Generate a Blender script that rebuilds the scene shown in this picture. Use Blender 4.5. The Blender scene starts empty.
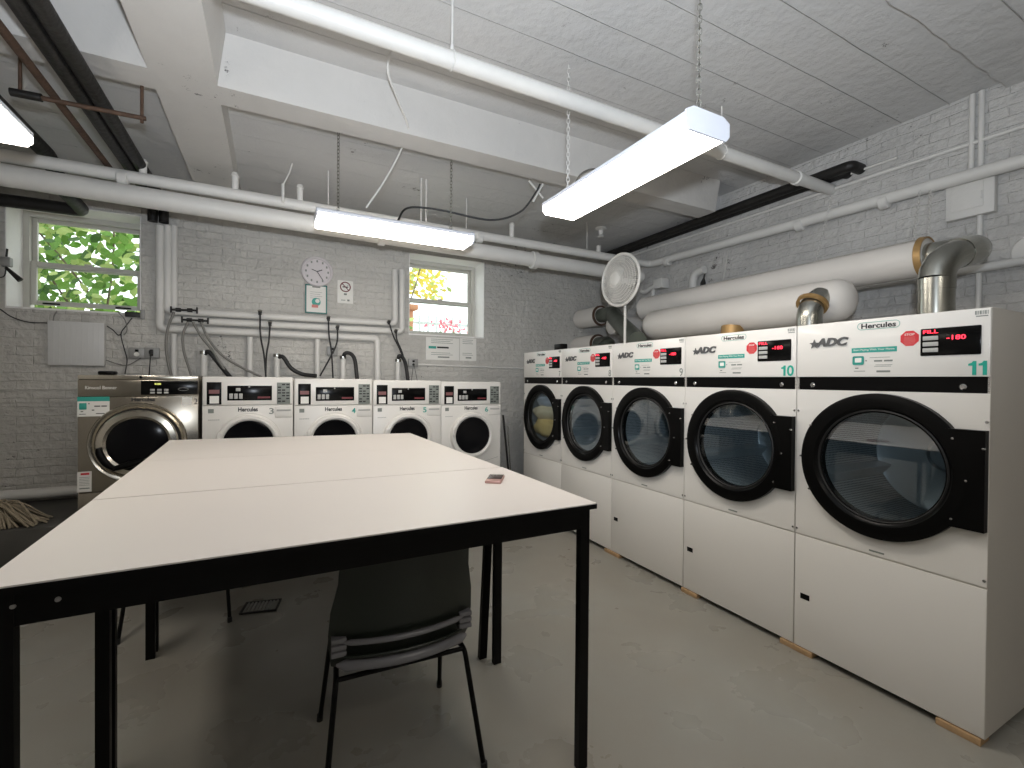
import bpy, bmesh, math, random
from mathutils import Vector, Matrix
random.seed(7)
C = bpy.context.scene.collection
PI = math.pi
# ------------------------------------------------------------------ camera, world, lights, exposure
CAMH = 1.53
YAW, PITCH, ROLL, FPX = math.radians(27.35), math.radians(-.53), math.radians(.47), 464.0
fwd = Vector((math.sin(YAW)*math.cos(PITCH), math.cos(YAW)*math.cos(PITCH), math.sin(PITCH)))
rt0 = Vector((math.cos(YAW), -math.sin(YAW), 0)); up0 = rt0.cross(fwd)
rt = math.cos(ROLL)*rt0 + math.sin(ROLL)*up0; upv = -math.sin(ROLL)*rt0 + math.cos(ROLL)*up0
cam = bpy.data.cameras.new('camera'); camo = bpy.data.objects.new('camera', cam); C.objects.link(camo)
camo.matrix_world = Matrix(((rt.x, upv.x, -fwd.x, 0), (rt.y, upv.y, -fwd.y, 0), (rt.z, upv.z, -fwd.z, CAMH), (0, 0, 0, 1)))
cam.sensor_width = 36; cam.lens = 36*FPX/1024; cam.clip_start = .02; cam.clip_end = 200
bpy.context.scene.camera = camo
sc = bpy.context.scene
sc.view_settings.view_transform = 'Standard'; sc.view_settings.look = 'None'
sc.view_settings.gamma = 1; sc.view_settings.use_curve_mapping = False
sc.view_settings.exposure = 0.36
w = bpy.data.worlds.new('overcast_sky'); sc.world = w; w.use_nodes = True
bg = w.node_tree.nodes['Background']; bg.inputs[0].default_value = (.93, .97, 1, 1); bg.inputs[1].default_value = 2.2
LAMP = 13.0            # radiance of the fluorescent diffusers
fl = bpy.data.lights.new('camera_flash', 'SPOT'); fl.energy = 320; fl.spot_size = math.radians(140); fl.spot_blend = .9; fl.shadow_soft_size = .05; fl.color = (.84, .91, 1)
flo = bpy.data.objects.new('camera_flash', fl); C.objects.link(flo); flo.location = (0, -.08, 1.81)
flo.rotation_euler = (math.radians(90+42), 0, -YAW)      # flash head tilted up towards the ceiling

def at(px, py, ax, val):      # measured point of the photograph brought onto a real plane of the room
    d = fwd + (px-512)/FPX*rt - (py-384)/FPX*upv
    o = Vector((0, 0, CAMH)); i = 'XYZ'.index(ax)
    return o + d*((val-o[i])/d[i])

# ------------------------------------------------------------------ materials
def mat(name, col, rough=.5, metal=0., emit=0., bump=0., bscale=60., var=0., vscale=4., coat=0., spec=.5):
    m = bpy.data.materials.new(name); m.use_nodes = True; nt = m.node_tree; N = nt.nodes; L = nt.links
    b = N['Principled BSDF']; c4 = (*col, 1)
    b.inputs['Base Color'].default_value = c4; b.inputs['Roughness'].default_value = rough
    b.inputs['Metallic'].default_value = metal; b.inputs['Coat Weight'].default_value = coat
    b.inputs['Specular IOR Level'].default_value = spec
    if emit: b.inputs['Emission Color'].default_value = c4; b.inputs['Emission Strength'].default_value = emit
    if bump or var:
        tc = N.new('ShaderNodeTexCoord')
    if bump:
        n = N.new('ShaderNodeTexNoise'); n.inputs['Scale'].default_value = bscale; n.inputs['Detail'].default_value = 6
        L.new(tc.outputs['Object'], n.inputs['Vector'])
        bp = N.new('ShaderNodeBump'); bp.inputs['Strength'].default_value = bump; bp.inputs['Distance'].default_value = .01
        L.new(n.outputs[0], bp.inputs['Height']); L.new(bp.outputs[0], b.inputs['Normal'])
    if var:
        n2 = N.new('ShaderNodeTexNoise'); n2.inputs['Scale'].default_value = vscale; n2.inputs['Detail'].default_value = 5
        L.new(tc.outputs['Object'], n2.inputs['Vector'])
        mx = N.new('ShaderNodeMix'); mx.data_type = 'RGBA'
        mx.inputs[6].default_value = (*[max(0, c*(1-var)) for c in col], 1); mx.inputs[7].default_value = (*[min(1, c*(1+var)) for c in col], 1)
        L.new(n2.outputs[0], mx.inputs[0]); L.new(mx.outputs[2], b.inputs['Base Color'])
    return m

def math_node(nt, op, a, b=None, clamp=False):
    n = nt.nodes.new('ShaderNodeMath'); n.operation = op; n.use_clamp = clamp
    for i, v in enumerate((a, b)):
        if v is None: continue
        if isinstance(v, (int, float)): n.inputs[i].default_value = v
        else: nt.links.new(v, n.inputs[i])
    return n.outputs[0]

def brick_mat(name, col, axis):
    m = mat(name, col, .55); nt = m.node_tree; N = nt.nodes; L = nt.links; b = N['Principled BSDF']
    tc = N.new('ShaderNodeTexCoord'); sp = N.new('ShaderNodeSeparateXYZ'); L.new(tc.outputs['Object'], sp.inputs[0])
    cb = N.new('ShaderNodeCombineXYZ'); L.new(sp.outputs[axis], cb.inputs[0]); L.new(sp.outputs['Z'], cb.inputs[1])
    dn = N.new('ShaderNodeTexNoise'); dn.inputs['Scale'].default_value = 5; dn.inputs['Detail'].default_value = 4
    L.new(cb.outputs[0], dn.inputs['Vector'])
    vm = N.new('ShaderNodeVectorMath'); vm.operation = 'SCALE'; L.new(dn.outputs['Color'], vm.inputs[0]); vm.inputs['Scale'].default_value = .04
    va = N.new('ShaderNodeVectorMath'); L.new(cb.outputs[0], va.inputs[0]); L.new(vm.outputs[0], va.inputs[1])
    br = N.new('ShaderNodeTexBrick'); L.new(va.outputs[0], br.inputs['Vector'])
    br.inputs['Scale'].default_value = 1; br.inputs['Brick Width'].default_value = .215; br.inputs['Row Height'].default_value = .075
    br.inputs['Mortar Size'].default_value = .006; br.inputs['Mortar Smooth'].default_value = 1
    no = N.new('ShaderNodeTexNoise'); no.inputs['Scale'].default_value = 16; no.inputs['Detail'].default_value = 8; L.new(cb.outputs[0], no.inputs['Vector'])
    h = math_node(nt, 'ADD', math_node(nt, 'MULTIPLY', br.outputs['Fac'], -.30), math_node(nt, 'MULTIPLY', no.outputs[0], 2.2))
    bp = N.new('ShaderNodeBump'); bp.inputs['Strength'].default_value = .95; bp.inputs['Distance'].default_value = .014
    L.new(h, bp.inputs['Height']); L.new(bp.outputs[0], b.inputs['Normal'])
    # flaked spots and stains
    n3 = N.new('ShaderNodeTexNoise'); n3.inputs['Scale'].default_value = 9; n3.inputs['Detail'].default_value = 9; n3.inputs['Roughness'].default_value = .75
    mp = N.new('ShaderNodeMapping'); mp.inputs['Scale'].default_value = (.45, 1.3, 1); L.new(cb.outputs[0], mp.inputs[0]); L.new(mp.outputs[0], n3.inputs['Vector'])
    r = N.new('ShaderNodeValToRGB'); e = r.color_ramp.elements
    e[0].position = .285; e[0].color = (*[c*.15 for c in col], 1); e[1].position = .345; e[1].color = (*col, 1)
    L.new(n3.outputs[0], r.inputs[0])
    n4 = N.new('ShaderNodeTexNoise'); n4.inputs['Scale'].default_value = 1.6; n4.inputs['Detail'].default_value = 6; L.new(cb.outputs[0], n4.inputs['Vector'])
    r2 = N.new('ShaderNodeValToRGB'); r2.color_ramp.elements[0].color = (.86, .86, .86, 1); r2.color_ramp.elements[0].position = .35
    r2.color_ramp.elements[1].color = (1.0, 1.0, 1.0, 1); r2.color_ramp.elements[1].position = .6; L.new(n4.outputs[0], r2.inputs[0])
    mx = N.new('ShaderNodeMix'); mx.data_type = 'RGBA'; mx.blend_type = 'MULTIPLY'; mx.inputs[0].default_value = 1
    L.new(r.outputs[0], mx.inputs[6]); L.new(r2.outputs[0], mx.inputs[7]); L.new(mx.outputs[2], b.inputs['Base Color'])
    return m

def ceiling_mat():
    col = (.57, .565, .555); m = mat('ceiling_paint', col, .5); nt = m.node_tree; N = nt.nodes; L = nt.links; b = N['Principled BSDF']
    tc = N.new('ShaderNodeTexCoord'); sp = N.new('ShaderNodeSeparateXYZ'); L.new(tc.outputs['Object'], sp.inputs[0])
    dn = N.new('ShaderNodeTexNoise'); dn.inputs['Scale'].default_value = 3; dn.inputs['Detail'].default_value = 5; L.new(tc.outputs['Object'], dn.inputs['Vector'])
    y = math_node(nt, 'ADD', sp.outputs['Y'], math_node(nt, 'MULTIPLY', dn.outputs[0], .012))
    fr = math_node(nt, 'FRACT', math_node(nt, 'MULTIPLY', y, 1/.29))
    ridge = math_node(nt, 'SUBTRACT', 1, math_node(nt, 'MULTIPLY', math_node(nt, 'ABSOLUTE', math_node(nt, 'SUBTRACT', fr, .5)), 60), True)
    n2 = N.new('ShaderNodeTexNoise'); n2.inputs['Scale'].default_value = 7; n2.inputs['Detail'].default_value = 10; n2.inputs['Roughness'].default_value = .62; L.new(tc.outputs['Object'], n2.inputs['Vector'])
    n5 = N.new('ShaderNodeTexNoise'); n5.inputs['Scale'].default_value = 2.2; L.new(tc.outputs['Object'], n5.inputs['Vector'])
    rm = math_node(nt, 'MULTIPLY', ridge, math_node(nt, 'MULTIPLY', n5.outputs[0], 1.0))
    h = math_node(nt, 'ADD', math_node(nt, 'MULTIPLY', rm, .9), math_node(nt, 'MULTIPLY', n2.outputs[0], 1.1))
    bp = N.new('ShaderNodeBump'); bp.inputs['Strength'].default_value = .9; bp.inputs['Distance'].default_value = .016
    L.new(h, bp.inputs['Height']); L.new(bp.outputs[0], b.inputs['Normal'])
    n3 = N.new('ShaderNodeTexNoise'); n3.inputs['Scale'].default_value = 11; n3.inputs['Detail'].default_value = 12; n3.inputs['Roughness'].default_value = .8; L.new(tc.outputs['Object'], n3.inputs['Vector'])
    r = N.new('ShaderNodeValToRGB'); e = r.color_ramp.elements
    e[0].position = .335; e[0].color = (.12, .11, .1, 1); e[1].position = .365; e[1].color = (*col, 1); L.new(math_node(nt, 'ADD', n3.outputs[0], math_node(nt, 'MULTIPLY', math_node(nt, 'SUBTRACT', .56, n5.outputs[0]), .45)), r.inputs[0])
    L.new(r.outputs[0], b.inputs['Base Color'])
    return m

def floor_mat():
    m = mat('floor_paint', (.2, .2, .17), .3); nt = m.node_tree; N = nt.nodes; L = nt.links; b = N['Principled BSDF']
    tc = N.new('ShaderNodeTexCoord')
    n = N.new('ShaderNodeTexNoise'); n.inputs['Scale'].default_value = 1.1; n.inputs['Detail'].default_value = 8; n.inputs['Roughness'].default_value = .6; L.new(tc.outputs['Object'], n.inputs['Vector'])
    r = N.new('ShaderNodeValToRGB'); e = r.color_ramp.elements
    e[0].position = .32; e[0].color = (.27, .25, .212, 1); e[1].position = .66; e[1].color = (.285, .28, .252, 1); L.new(n.outputs[0], r.inputs[0])
    n2 = N.new('ShaderNodeTexNoise'); n2.inputs['Scale'].default_value = 5; n2.inputs['Detail'].default_value = 12; n2.inputs['Roughness'].default_value = .75; n2.inputs['Distortion'].default_value = 1; L.new(tc.outputs['Object'], n2.inputs['Vector'])
    r2 = N.new('ShaderNodeValToRGB'); e = r2.color_ramp.elements
    e[0].position = .24; e[0].color = (.88, .85, .8, 1); e[1].position = .36; e[1].color = (1, 1, 1, 1); L.new(n2.outputs[0], r2.inputs[0])
    mx = N.new('ShaderNodeMix'); mx.data_type = 'RGBA'; mx.blend_type = 'MULTIPLY'; mx.inputs[0].default_value = 1
    L.new(r.outputs[0], mx.inputs[6]); L.new(r2.outputs[0], mx.inputs[7]); L.new(mx.outputs[2], b.inputs['Base Color'])
    n3 = N.new('ShaderNodeTexNoise'); n3.inputs['Scale'].default_value = 2.5; n3.inputs['Detail'].default_value = 6; L.new(tc.outputs['Object'], n3.inputs['Vector'])
    r3 = N.new('ShaderNodeMapRange'); r3.inputs[1].default_value = .35; r3.inputs[2].default_value = .7; r3.inputs[3].default_value = .22; r3.inputs[4].default_value = .45
    L.new(n3.outputs[0], r3.inputs[0]); L.new(r3.outputs[0], b.inputs['Roughness'])
    bp = N.new('ShaderNodeBump'); bp.inputs['Strength'].default_value = .12; bp.inputs['Distance'].default_value = .01; L.new(n2.outputs[0], bp.inputs['Height']); L.new(bp.outputs[0], b.inputs['Normal'])
    return m

def glass_mat(name, tint, refl=.08, rough=.02):
    m = bpy.data.materials.new(name); m.use_nodes = True; nt = m.node_tree; nt.nodes.clear(); N = nt.nodes; L = nt.links
    o = N.new('ShaderNodeOutputMaterial'); t = N.new('ShaderNodeBsdfTransparent'); t.inputs[0].default_value = (*tint, 1)
    g = N.new('ShaderNodeBsdfGlossy'); g.inputs['Roughness'].default_value = rough
    f = N.new('ShaderNodeFresnel'); ge = N.new('ShaderNodeNewGeometry')
    L.new(math_node(nt, 'SUBTRACT', 1.5, math_node(nt, 'MULTIPLY', ge.outputs['Backfacing'], 1.5-1/1.5)), f.inputs[0])
    a = math_node(nt, 'ADD', f.outputs[0], refl, True)
    mx = N.new('ShaderNodeMixShader'); L.new(a, mx.inputs[0]); L.new(t.outputs[0], mx.inputs[1]); L.new(g.outputs[0], mx.inputs[2]); L.new(mx.outputs[0], o.inputs[0])
    return m

def perforated_mat():
    m = mat('perforated_drum_steel', (.6, .66, .7), .35, .3); nt = m.node_tree; N = nt.nodes; L = nt.links; b = N['Principled BSDF']
    tc = N.new('ShaderNodeTexCoord'); sp = N.new('ShaderNodeSeparateXYZ'); L.new(tc.outputs['Object'], sp.inputs[0])
    # around the drum axis (local Y through x=.405 z=1.12)
    ang = math_node(nt, 'ARCTAN2', math_node(nt, 'SUBTRACT', sp.outputs['Z'], 1.12), math_node(nt, 'SUBTRACT', sp.outputs['X'], .405))
    a = math_node(nt, 'ABSOLUTE', math_node(nt, 'SUBTRACT', math_node(nt, 'FRACT', math_node(nt, 'MULTIPLY', ang, 25)), .5))
    d = math_node(nt, 'ABSOLUTE', math_node(nt, 'SUBTRACT', math_node(nt, 'FRACT', math_node(nt, 'MULTIPLY', sp.outputs['Y'], 70)), .5))
    q = math_node(nt, 'SQRT', math_node(nt, 'ADD', math_node(nt, 'MULTIPLY', a, a), math_node(nt, 'MULTIPLY', d, d)))
    s = math_node(nt, 'LESS_THAN', q, .27)
    mx = N.new('ShaderNodeMix'); mx.data_type = 'RGBA'; mx.inputs[6].default_value = (.5, .54, .56, 1); mx.inputs[7].default_value = (.015, .017, .02, 1)
    L.new(s, mx.inputs[0]); L.new(mx.outputs[2], b.inputs['Base Color'])
    return m

M = dict(
    wall_y=brick_mat('painted_brick', (.56, .545, .51), 'X'), wall_x=brick_mat('painted_brick_side', (.56, .55, .53), 'Y'),
    ceil=ceiling_mat(), floor=floor_mat(),
    beam=mat('painted_concrete', (.57, .555, .53), .5, bump=1.0, bscale=7, var=.05, vscale=5),
    plinth=mat('dark_concrete', (.06, .058, .052), .8, bump=.3, bscale=20, var=.3),
    pipew=mat('white_pipe_paint', (.68, .67, .64), .45, bump=.35, bscale=14, var=.05, vscale=6),
    insul=mat('insulation_jacket', (.64, .61, .57), .5, bump=.6, bscale=6, var=.06, vscale=3),
    iron=mat('black_iron', (.010, .009, .008), .5, .1, bump=.5, bscale=30, var=.5, vscale=12),
    rust=mat('rusty_iron', (.085, .048, .03), .7, .1, bump=.6, bscale=50, var=.6, vscale=25),
    steel=mat('galvanized_steel', (.42, .42, .38), .24, .95, var=.25, vscale=7),
    steeld=mat('dull_green_steel', (.17, .19, .16), .35, .7, var=.3, vscale=8),
    inox=mat('stainless_front', (.33, .30, .25), .24, .95, var=.12, vscale=2),
    inoxl=mat('polished_stainless', (.62, .58, .5), .2, .95, var=.1, vscale=4),
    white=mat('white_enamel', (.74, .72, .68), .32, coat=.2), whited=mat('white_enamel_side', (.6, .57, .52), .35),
    whitep=mat('white_plastic', (.72, .70, .66), .35), silverp=mat('silver_plastic', (.5, .49, .46), .4),
    black=mat('black_plastic', (.003, .003, .003), .3, spec=.12), blackm=mat('black_metal', (.003, .003, .003), .4, spec=.15),
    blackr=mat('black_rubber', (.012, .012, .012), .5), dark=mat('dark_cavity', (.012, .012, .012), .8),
    lam=mat('white_laminate', (.70, .655, .615), .38, var=.015, vscale=1.5), chair=mat('dark_green_plastic', (.014, .019, .014), .28, bump=.1, bscale=200),
    chrome=mat('chrome', (.7, .7, .7), .12, 1), chairlight=mat('grey_sheen_plastic', (.2, .2, .215), .2),  # chairlight: shine on the dark ribs and clips painted in as lighter grey
    teal=mat('teal_print', (.03, .33, .27), .5), tealn=mat('teal_vinyl', (.01, .36, .27), .45), red=mat('red_vinyl', (.6, .03, .04), .5),
    led=mat('red_led', (1, .03, .06), .5, emit=2.2), screen=mat('display_window', (.003, .003, .003), .2, spec=.15),
    grey=mat('grey_label', (.42, .42, .4), .5), ink=mat('black_ink', (.02, .02, .02), .6), paper=mat('paper', (.78, .77, .73), .7),
    greyn=mat('grey_numeral', (.2, .22, .2), .5), pink=mat('pink_print', (.62, .22, .2), .6), maroon=mat('maroon_print', (.16, .02, .025), .5),
    lamp=mat('lit_diffuser', (1, .92, .82), .5, emit=LAMP), lampend=mat('fixture_enamel', (.72, .75, .82), .4),
    glassd=glass_mat('dark_door_glass', (.9, .94, .96), .06), glassw=glass_mat('window_glass', (.95, .97, .96), .02),
    perf=perforated_mat(), drumback=mat('drum_back_steel', (.48, .54, .57), .3, .35), drumw=mat('washer_drum', (.05, .05, .055), .25, .8, var=.6, vscale=22),
    wood=mat('raw_wood', (.42, .27, .14), .7, bump=.4, bscale=40, var=.2, vscale=30), tan=mat('tan_edge', (.4, .25, .1), .4, .5),
    hose=mat('grey_hose', (.2, .195, .18), .5), vinyl=mat('window_vinyl', (.55, .54, .49), .45, var=.05), plaster=mat('white_plaster', (.82, .81, .79), .6, bump=.4, bscale=14),
    fanw=mat('fan_plastic', (.72, .70, .65), .4), galv=mat('outlet_box_grey', (.3, .3, .29), .5, .3), panelw=mat('panel_enamel', (.62, .62, .61), .4),
    mop=mat('mop_cotton', (.25, .21, .15), .9, bump=.5, bscale=80, var=.4, vscale=40), phone=mat('rose_phone', (.5, .3, .26), .3, .4), phoneg=mat('phone_glass', (.06, .04, .035), .12),
    cloth1=mat('cream_cloth', (.72, .62, .42), .9), cloth2=mat('grey_blue_cloth', (.4, .44, .5), .9), cloth3=mat('yellow_cloth', (.68, .5, .2), .9),
    leafg=mat('green_leaf', (.17, .36, .05), .5, var=.4, vscale=3), leafl=mat('light_leaf', (.5, .62, .2), .5, var=.3, vscale=3), leafd=mat('dark_leaf', (.07, .17, .03), .5, var=.4, vscale=3), leafy=mat('yellow_leaf', (.72, .58, .07), .5, var=.2), bark=mat('bark', (.16, .12, .08), .8),  # leafd: darker green variant, mixed in at random
    terra=mat('terracotta', (.62, .3, .17), .7), flower=mat('pink_petals', (.85, .22, .28), .6), ground=mat('yard_ground', (.5, .5, .42), .9, var=.2), fence=mat('yard_fence', (.6, .66, .66), .6),
    frame=mat('dark_teal_frame', (.02, .16, .14), .4), clockf=mat('clock_face', (.66, .62, .63), .4), panel_lower=mat('white_enamel_lower', (.74, .72, .68), .32, coat=.2))

def flakes(m, thr=.335, sc_=11):      # chipped paint spots gathered in patches
    nt = m.node_tree; N = nt.nodes; L = nt.links; b = N['Principled BSDF']; src = b.inputs['Base Color'].links[0].from_socket
    tc = N.new('ShaderNodeTexCoord'); n3 = N.new('ShaderNodeTexNoise'); n3.inputs['Scale'].default_value = sc_; n3.inputs['Detail'].default_value = 12; n3.inputs['Roughness'].default_value = .8
    n5 = N.new('ShaderNodeTexNoise'); n5.inputs['Scale'].default_value = 1.7; L.new(tc.outputs['Object'], n3.inputs['Vector']); L.new(tc.outputs['Object'], n5.inputs['Vector'])
    v = math_node(nt, 'ADD', n3.outputs[0], math_node(nt, 'MULTIPLY', math_node(nt, 'SUBTRACT', .56, n5.outputs[0]), .5))
    r = N.new('ShaderNodeMapRange'); r.inputs[1].default_value = thr; r.inputs[2].default_value = thr+.03; L.new(v, r.inputs[0])
    mx = N.new('ShaderNodeMix'); mx.data_type = 'RGBA'; mx.inputs[6].default_value = (.1, .095, .09, 1); L.new(r.outputs[0], mx.inputs[0]); L.new(src, mx.inputs[7]); L.new(mx.outputs[2], b.inputs['Base Color'])
flakes(M['beam']); flakes(M['wall_x'], .345, 14); flakes(M['wall_y'], .345, 14)

# ------------------------------------------------------------------ mesh builder
class B:
    def __init__(s): s.bm = bmesh.new()
    def box(s, x0, x1, y0, y1, z0, z1, bev=0, seg=2):
        r = bmesh.ops.create_cube(s.bm, size=1); vs = r['verts']
        for v in vs: v.co = Vector(((x0+x1)/2+v.co.x*(x1-x0), (y0+y1)/2+v.co.y*(y1-y0), (z0+z1)/2+v.co.z*(z1-z0)))
        if bev:
            es = list({e for v in vs for e in v.link_edges}); bmesh.ops.bevel(s.bm, geom=es, offset=bev, segments=seg, affect='EDGES', profile=.5)
        return s
    def hexa(s, p):          # 8 points: bottom 4, top 4
        v = [s.bm.verts.new(q) for q in p]
        for f in ((3, 2, 1, 0), (4, 5, 6, 7), (0, 1, 5, 4), (1, 2, 6, 5), (2, 3, 7, 6), (3, 0, 4, 7)): s.bm.faces.new([v[i] for i in f])
        return s
    def prism(s, pts, off):  # polygon (3-D points) swept by off
        a = [s.bm.verts.new(p) for p in pts]; b = [s.bm.verts.new(Vector(p)+Vector(off)) for p in pts]; n = len(a)
        s.bm.faces.new(a); s.bm.faces.new(b[::-1])
        for i in range(n): s.bm.faces.new((a[i], b[i], b[(i+1) % n], a[(i+1) % n]))
        return s
    def tube(s, pts, r, seg=12, caps=True, closed=False):
        pts = [Vector(p) for p in pts]; n = len(pts); rs = r if isinstance(r, (list, tuple)) else [r]*n
        T = []
        for i in range(n):
            if closed: t = pts[(i+1) % n]-pts[i-1]
            else: t = pts[min(i+1, n-1)]-pts[max(i-1, 0)]
            T.append(t.normalized())
        u = T[0].orthogonal().normalized(); rings = []
        for i in range(n):
            u = (u-T[i]*u.dot(T[i])).normalized(); v = T[i].cross(u)
            rings.append([s.bm.verts.new(pts[i]+(u*math.cos(2*PI*k/seg)+v*math.sin(2*PI*k/seg))*rs[i]) for k in range(seg)])
        for i in range(n if closed else n-1):
            a, b = rings[i], rings[(i+1) % n]
            if closed and i == n-1:      # align seam
                k0 = min(range(seg), key=lambda k: (a[0].co-b[k].co).length); b = b[k0:]+b[:k0]
            for k in range(seg): s.bm.faces.new((a[k], a[(k+1) % seg], b[(k+1) % seg], b[k]))
        if caps and not closed: s.bm.faces.new(rings[0][::-1]); s.bm.faces.new(rings[-1])
        return s
    def lathe(s, prof, o, ax, seg=40):   # prof: list of (radius, distance along axis)
        o = Vector(o); ax = Vector(ax).normalized(); u = ax.orthogonal().normalized(); v = ax.cross(u); rings = []
        for r, d in prof:
            if r < 1e-6: rings.append([s.bm.verts.new(o+ax*d)])
            else: rings.append([s.bm.verts.new(o+ax*d+(u*math.cos(2*PI*k/seg)+v*math.sin(2*PI*k/seg))*r) for k in range(seg)])
        for a, b in zip(rings, rings[1:]):
            for k in range(seg):
                k2 = (k+1) % seg
                if len(a) == 1 and len(b) == 1: break
                if len(a) == 1: s.bm.faces.new((a[0], b[k2], b[k]))
                elif len(b) == 1: s.bm.faces.new((a[k], a[k2], b[0]))
                else: s.bm.faces.new((a[k], a[k2], b[k2], b[k]))
        return s
    def plate_hole(s, x0, x1, z0, z1, cx, cz, r, y0, y1, seg=64):
        angs = set(2*PI*k/seg for k in range(seg))
        for x, z in ((x0, z0), (x1, z0), (x1, z1), (x0, z1)): angs.add(math.atan2(z-cz, x-cx) % (2*PI))
        angs = sorted(angs); L = []
        for a in angs:
            c, sn = math.cos(a), math.sin(a)
            t = min(((x1-cx)/c if c > 1e-9 else (x0-cx)/c if c < -1e-9 else 1e9), ((z1-cz)/sn if sn > 1e-9 else (z0-cz)/sn if sn < -1e-9 else 1e9))
            L.append([s.bm.verts.new((cx+c*q, y, cz+sn*q)) for y in (y0, y1) for q in (r, t)])
        n = len(L)
        for i in range(n):
            a, b = L[i], L[(i+1) % n]
            s.bm.faces.new((a[0], b[0], b[1], a[1])); s.bm.faces.new((a[2], a[3], b[3], b[2]))
            s.bm.faces.new((a[0], a[2], b[2], b[0])); s.bm.faces.new((a[1], b[1], b[3], a[3]))
        return s
    def build(s, name, m, parent=None, smooth=True, norm=True):
        if norm: bmesh.ops.recalc_face_normals(s.bm, faces=s.bm.faces[:])
        me = bpy.data.meshes.new(name); s.bm.to_mesh(me); s.bm.free(); me.materials.append(M[m] if isinstance(m, str) else m)
        if smooth:
            me.polygons.foreach_set('use_smooth', [True]*len(me.polygons)); me.set_sharp_from_angle(angle=math.radians(38))
        o = bpy.data.objects.new(name, me); C.objects.link(o); o.parent = parent
        return o

def tag(o, label=None, cat=None, group=None, kind=None):
    if label: o['label'] = label
    if cat: o['category'] = cat
    if group: o['group'] = group
    if kind: o['kind'] = kind
    return o
def thing(name, label, cat, loc=(0, 0, 0), rz=0, group=None):
    o = bpy.data.objects.new(name, None); C.objects.link(o); o.location = loc; o.rotation_euler = (0, 0, rz); o.empty_display_size = .1
    return tag(o, label, cat, group)
def struct(o): o['kind'] = 'structure'; return o
kids = {}
def dup(root, loc=None, rz=None, label=None):
    r = root.copy(); C.objects.link(r)
    if loc is not None: r.location = loc
    if rz is not None: r.rotation_euler = (0, 0, rz)
    if label: r['label'] = label
    for ch in list(root.children):
        c = ch.copy(); C.objects.link(c); c.parent = r
        for g in list(ch.children):
            d = g.copy(); C.objects.link(d); d.parent = c
    return r

_tc = {}
def text(name, s, x0, x1, z0, z1, y, m, parent, bold=.0, shear=0, ext=.001, rz=0, sx=None):
    """lettering standing in the XZ plane facing -Y, fitted to the box"""
    key = (s, bold, shear)
    if key not in _tc:
        cu = bpy.data.curves.new('t', 'FONT'); cu.body = s; cu.size = 1; cu.extrude = .004; cu.offset = bold; cu.shear = shear; cu.resolution_u = 3
        o = bpy.data.objects.new('t', cu); C.objects.link(o); dg = bpy.context.evaluated_depsgraph_get(); dg.update()
        me = bpy.data.meshes.new_from_object(o.evaluated_get(dg)); _tc[key] = [v.co.copy() for v in me.vertices], [tuple(p.vertices) for p in me.polygons]
        bpy.data.objects.remove(o); bpy.data.curves.remove(cu); bpy.data.meshes.remove(me)
    vs, fs = _tc[key]
    ax0, ax1 = min(v.x for v in vs), max(v.x for v in vs); ay0, ay1 = min(v.y for v in vs), max(v.y for v in vs)
    kx, ky = (x1-x0)/(ax1-ax0), (z1-z0)/(ay1-ay0)
    me = bpy.data.meshes.new(name)
    me.from_pydata([(x0+(v.x-ax0)*kx, y-(v.z/.004)*ext/2-ext/2, z0+(v.y-ay0)*ky) for v in vs], [], fs); me.materials.append(M[m])
    o = bpy.data.objects.new(name, me); C.objects.link(o); o.parent = parent
    return o

def arc(p0, p1, p2, n=8):      # quadratic bend
    p0, p1, p2 = Vector(p0), Vector(p1), Vector(p2)
    return [(1-t)**2*p0+2*t*(1-t)*p1+t*t*p2 for t in [i/n for i in range(n+1)]]
def bendpath(pts, r):          # polyline with rounded corners
    pts = [Vector(p) for p in pts]; out = [pts[0]]
    for i in range(1, len(pts)-1):
        a = pts[i]+(pts[i-1]-pts[i]).normalized()*r; b = pts[i]+(pts[i+1]-pts[i]).normalized()*r
        out += arc(a, pts[i], b, 6)
    return out+[pts[-1]]
def spline(pts, n=8):          # Catmull-Rom
    P = [Vector(p) for p in pts]; P = [2*P[0]-P[1]]+P+[2*P[-1]-P[-2]]; out = []
    for i in range(1, len(P)-2):
        for k in range(n):
            t = k/n; a, b, c, d = P[i-1:i+3]
            out.append(.5*((2*b)+(c-a)*t+(2*a-5*b+4*c-d)*t*t+(3*b-a-3*c+d)*t**3))
    return out+[P[-2]]
def chain(b, p0, p1, L=.034, r=.0022, w=.009):
    p0, p1 = Vector(p0), Vector(p1); d = p1-p0; n = max(2, int(d.length/(L*.78))); ax = d.normalized(); u = ax.orthogonal().normalized(); v = ax.cross(u)
    for i in range(n):
        c = p0+d*((i+.5)/n); s = u if i % 2 else v; h = L/2-w
        pts = [c+ax*(h+math.sin(a)*w)+s*math.cos(a)*w for a in [k*PI/5 for k in range(6)]]+[c+ax*(-h-math.sin(a)*w)-s*math.cos(a)*w for a in [k*PI/5 for k in range(6)]]
        b.tube(pts, r, 5, closed=True)
    return b

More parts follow.
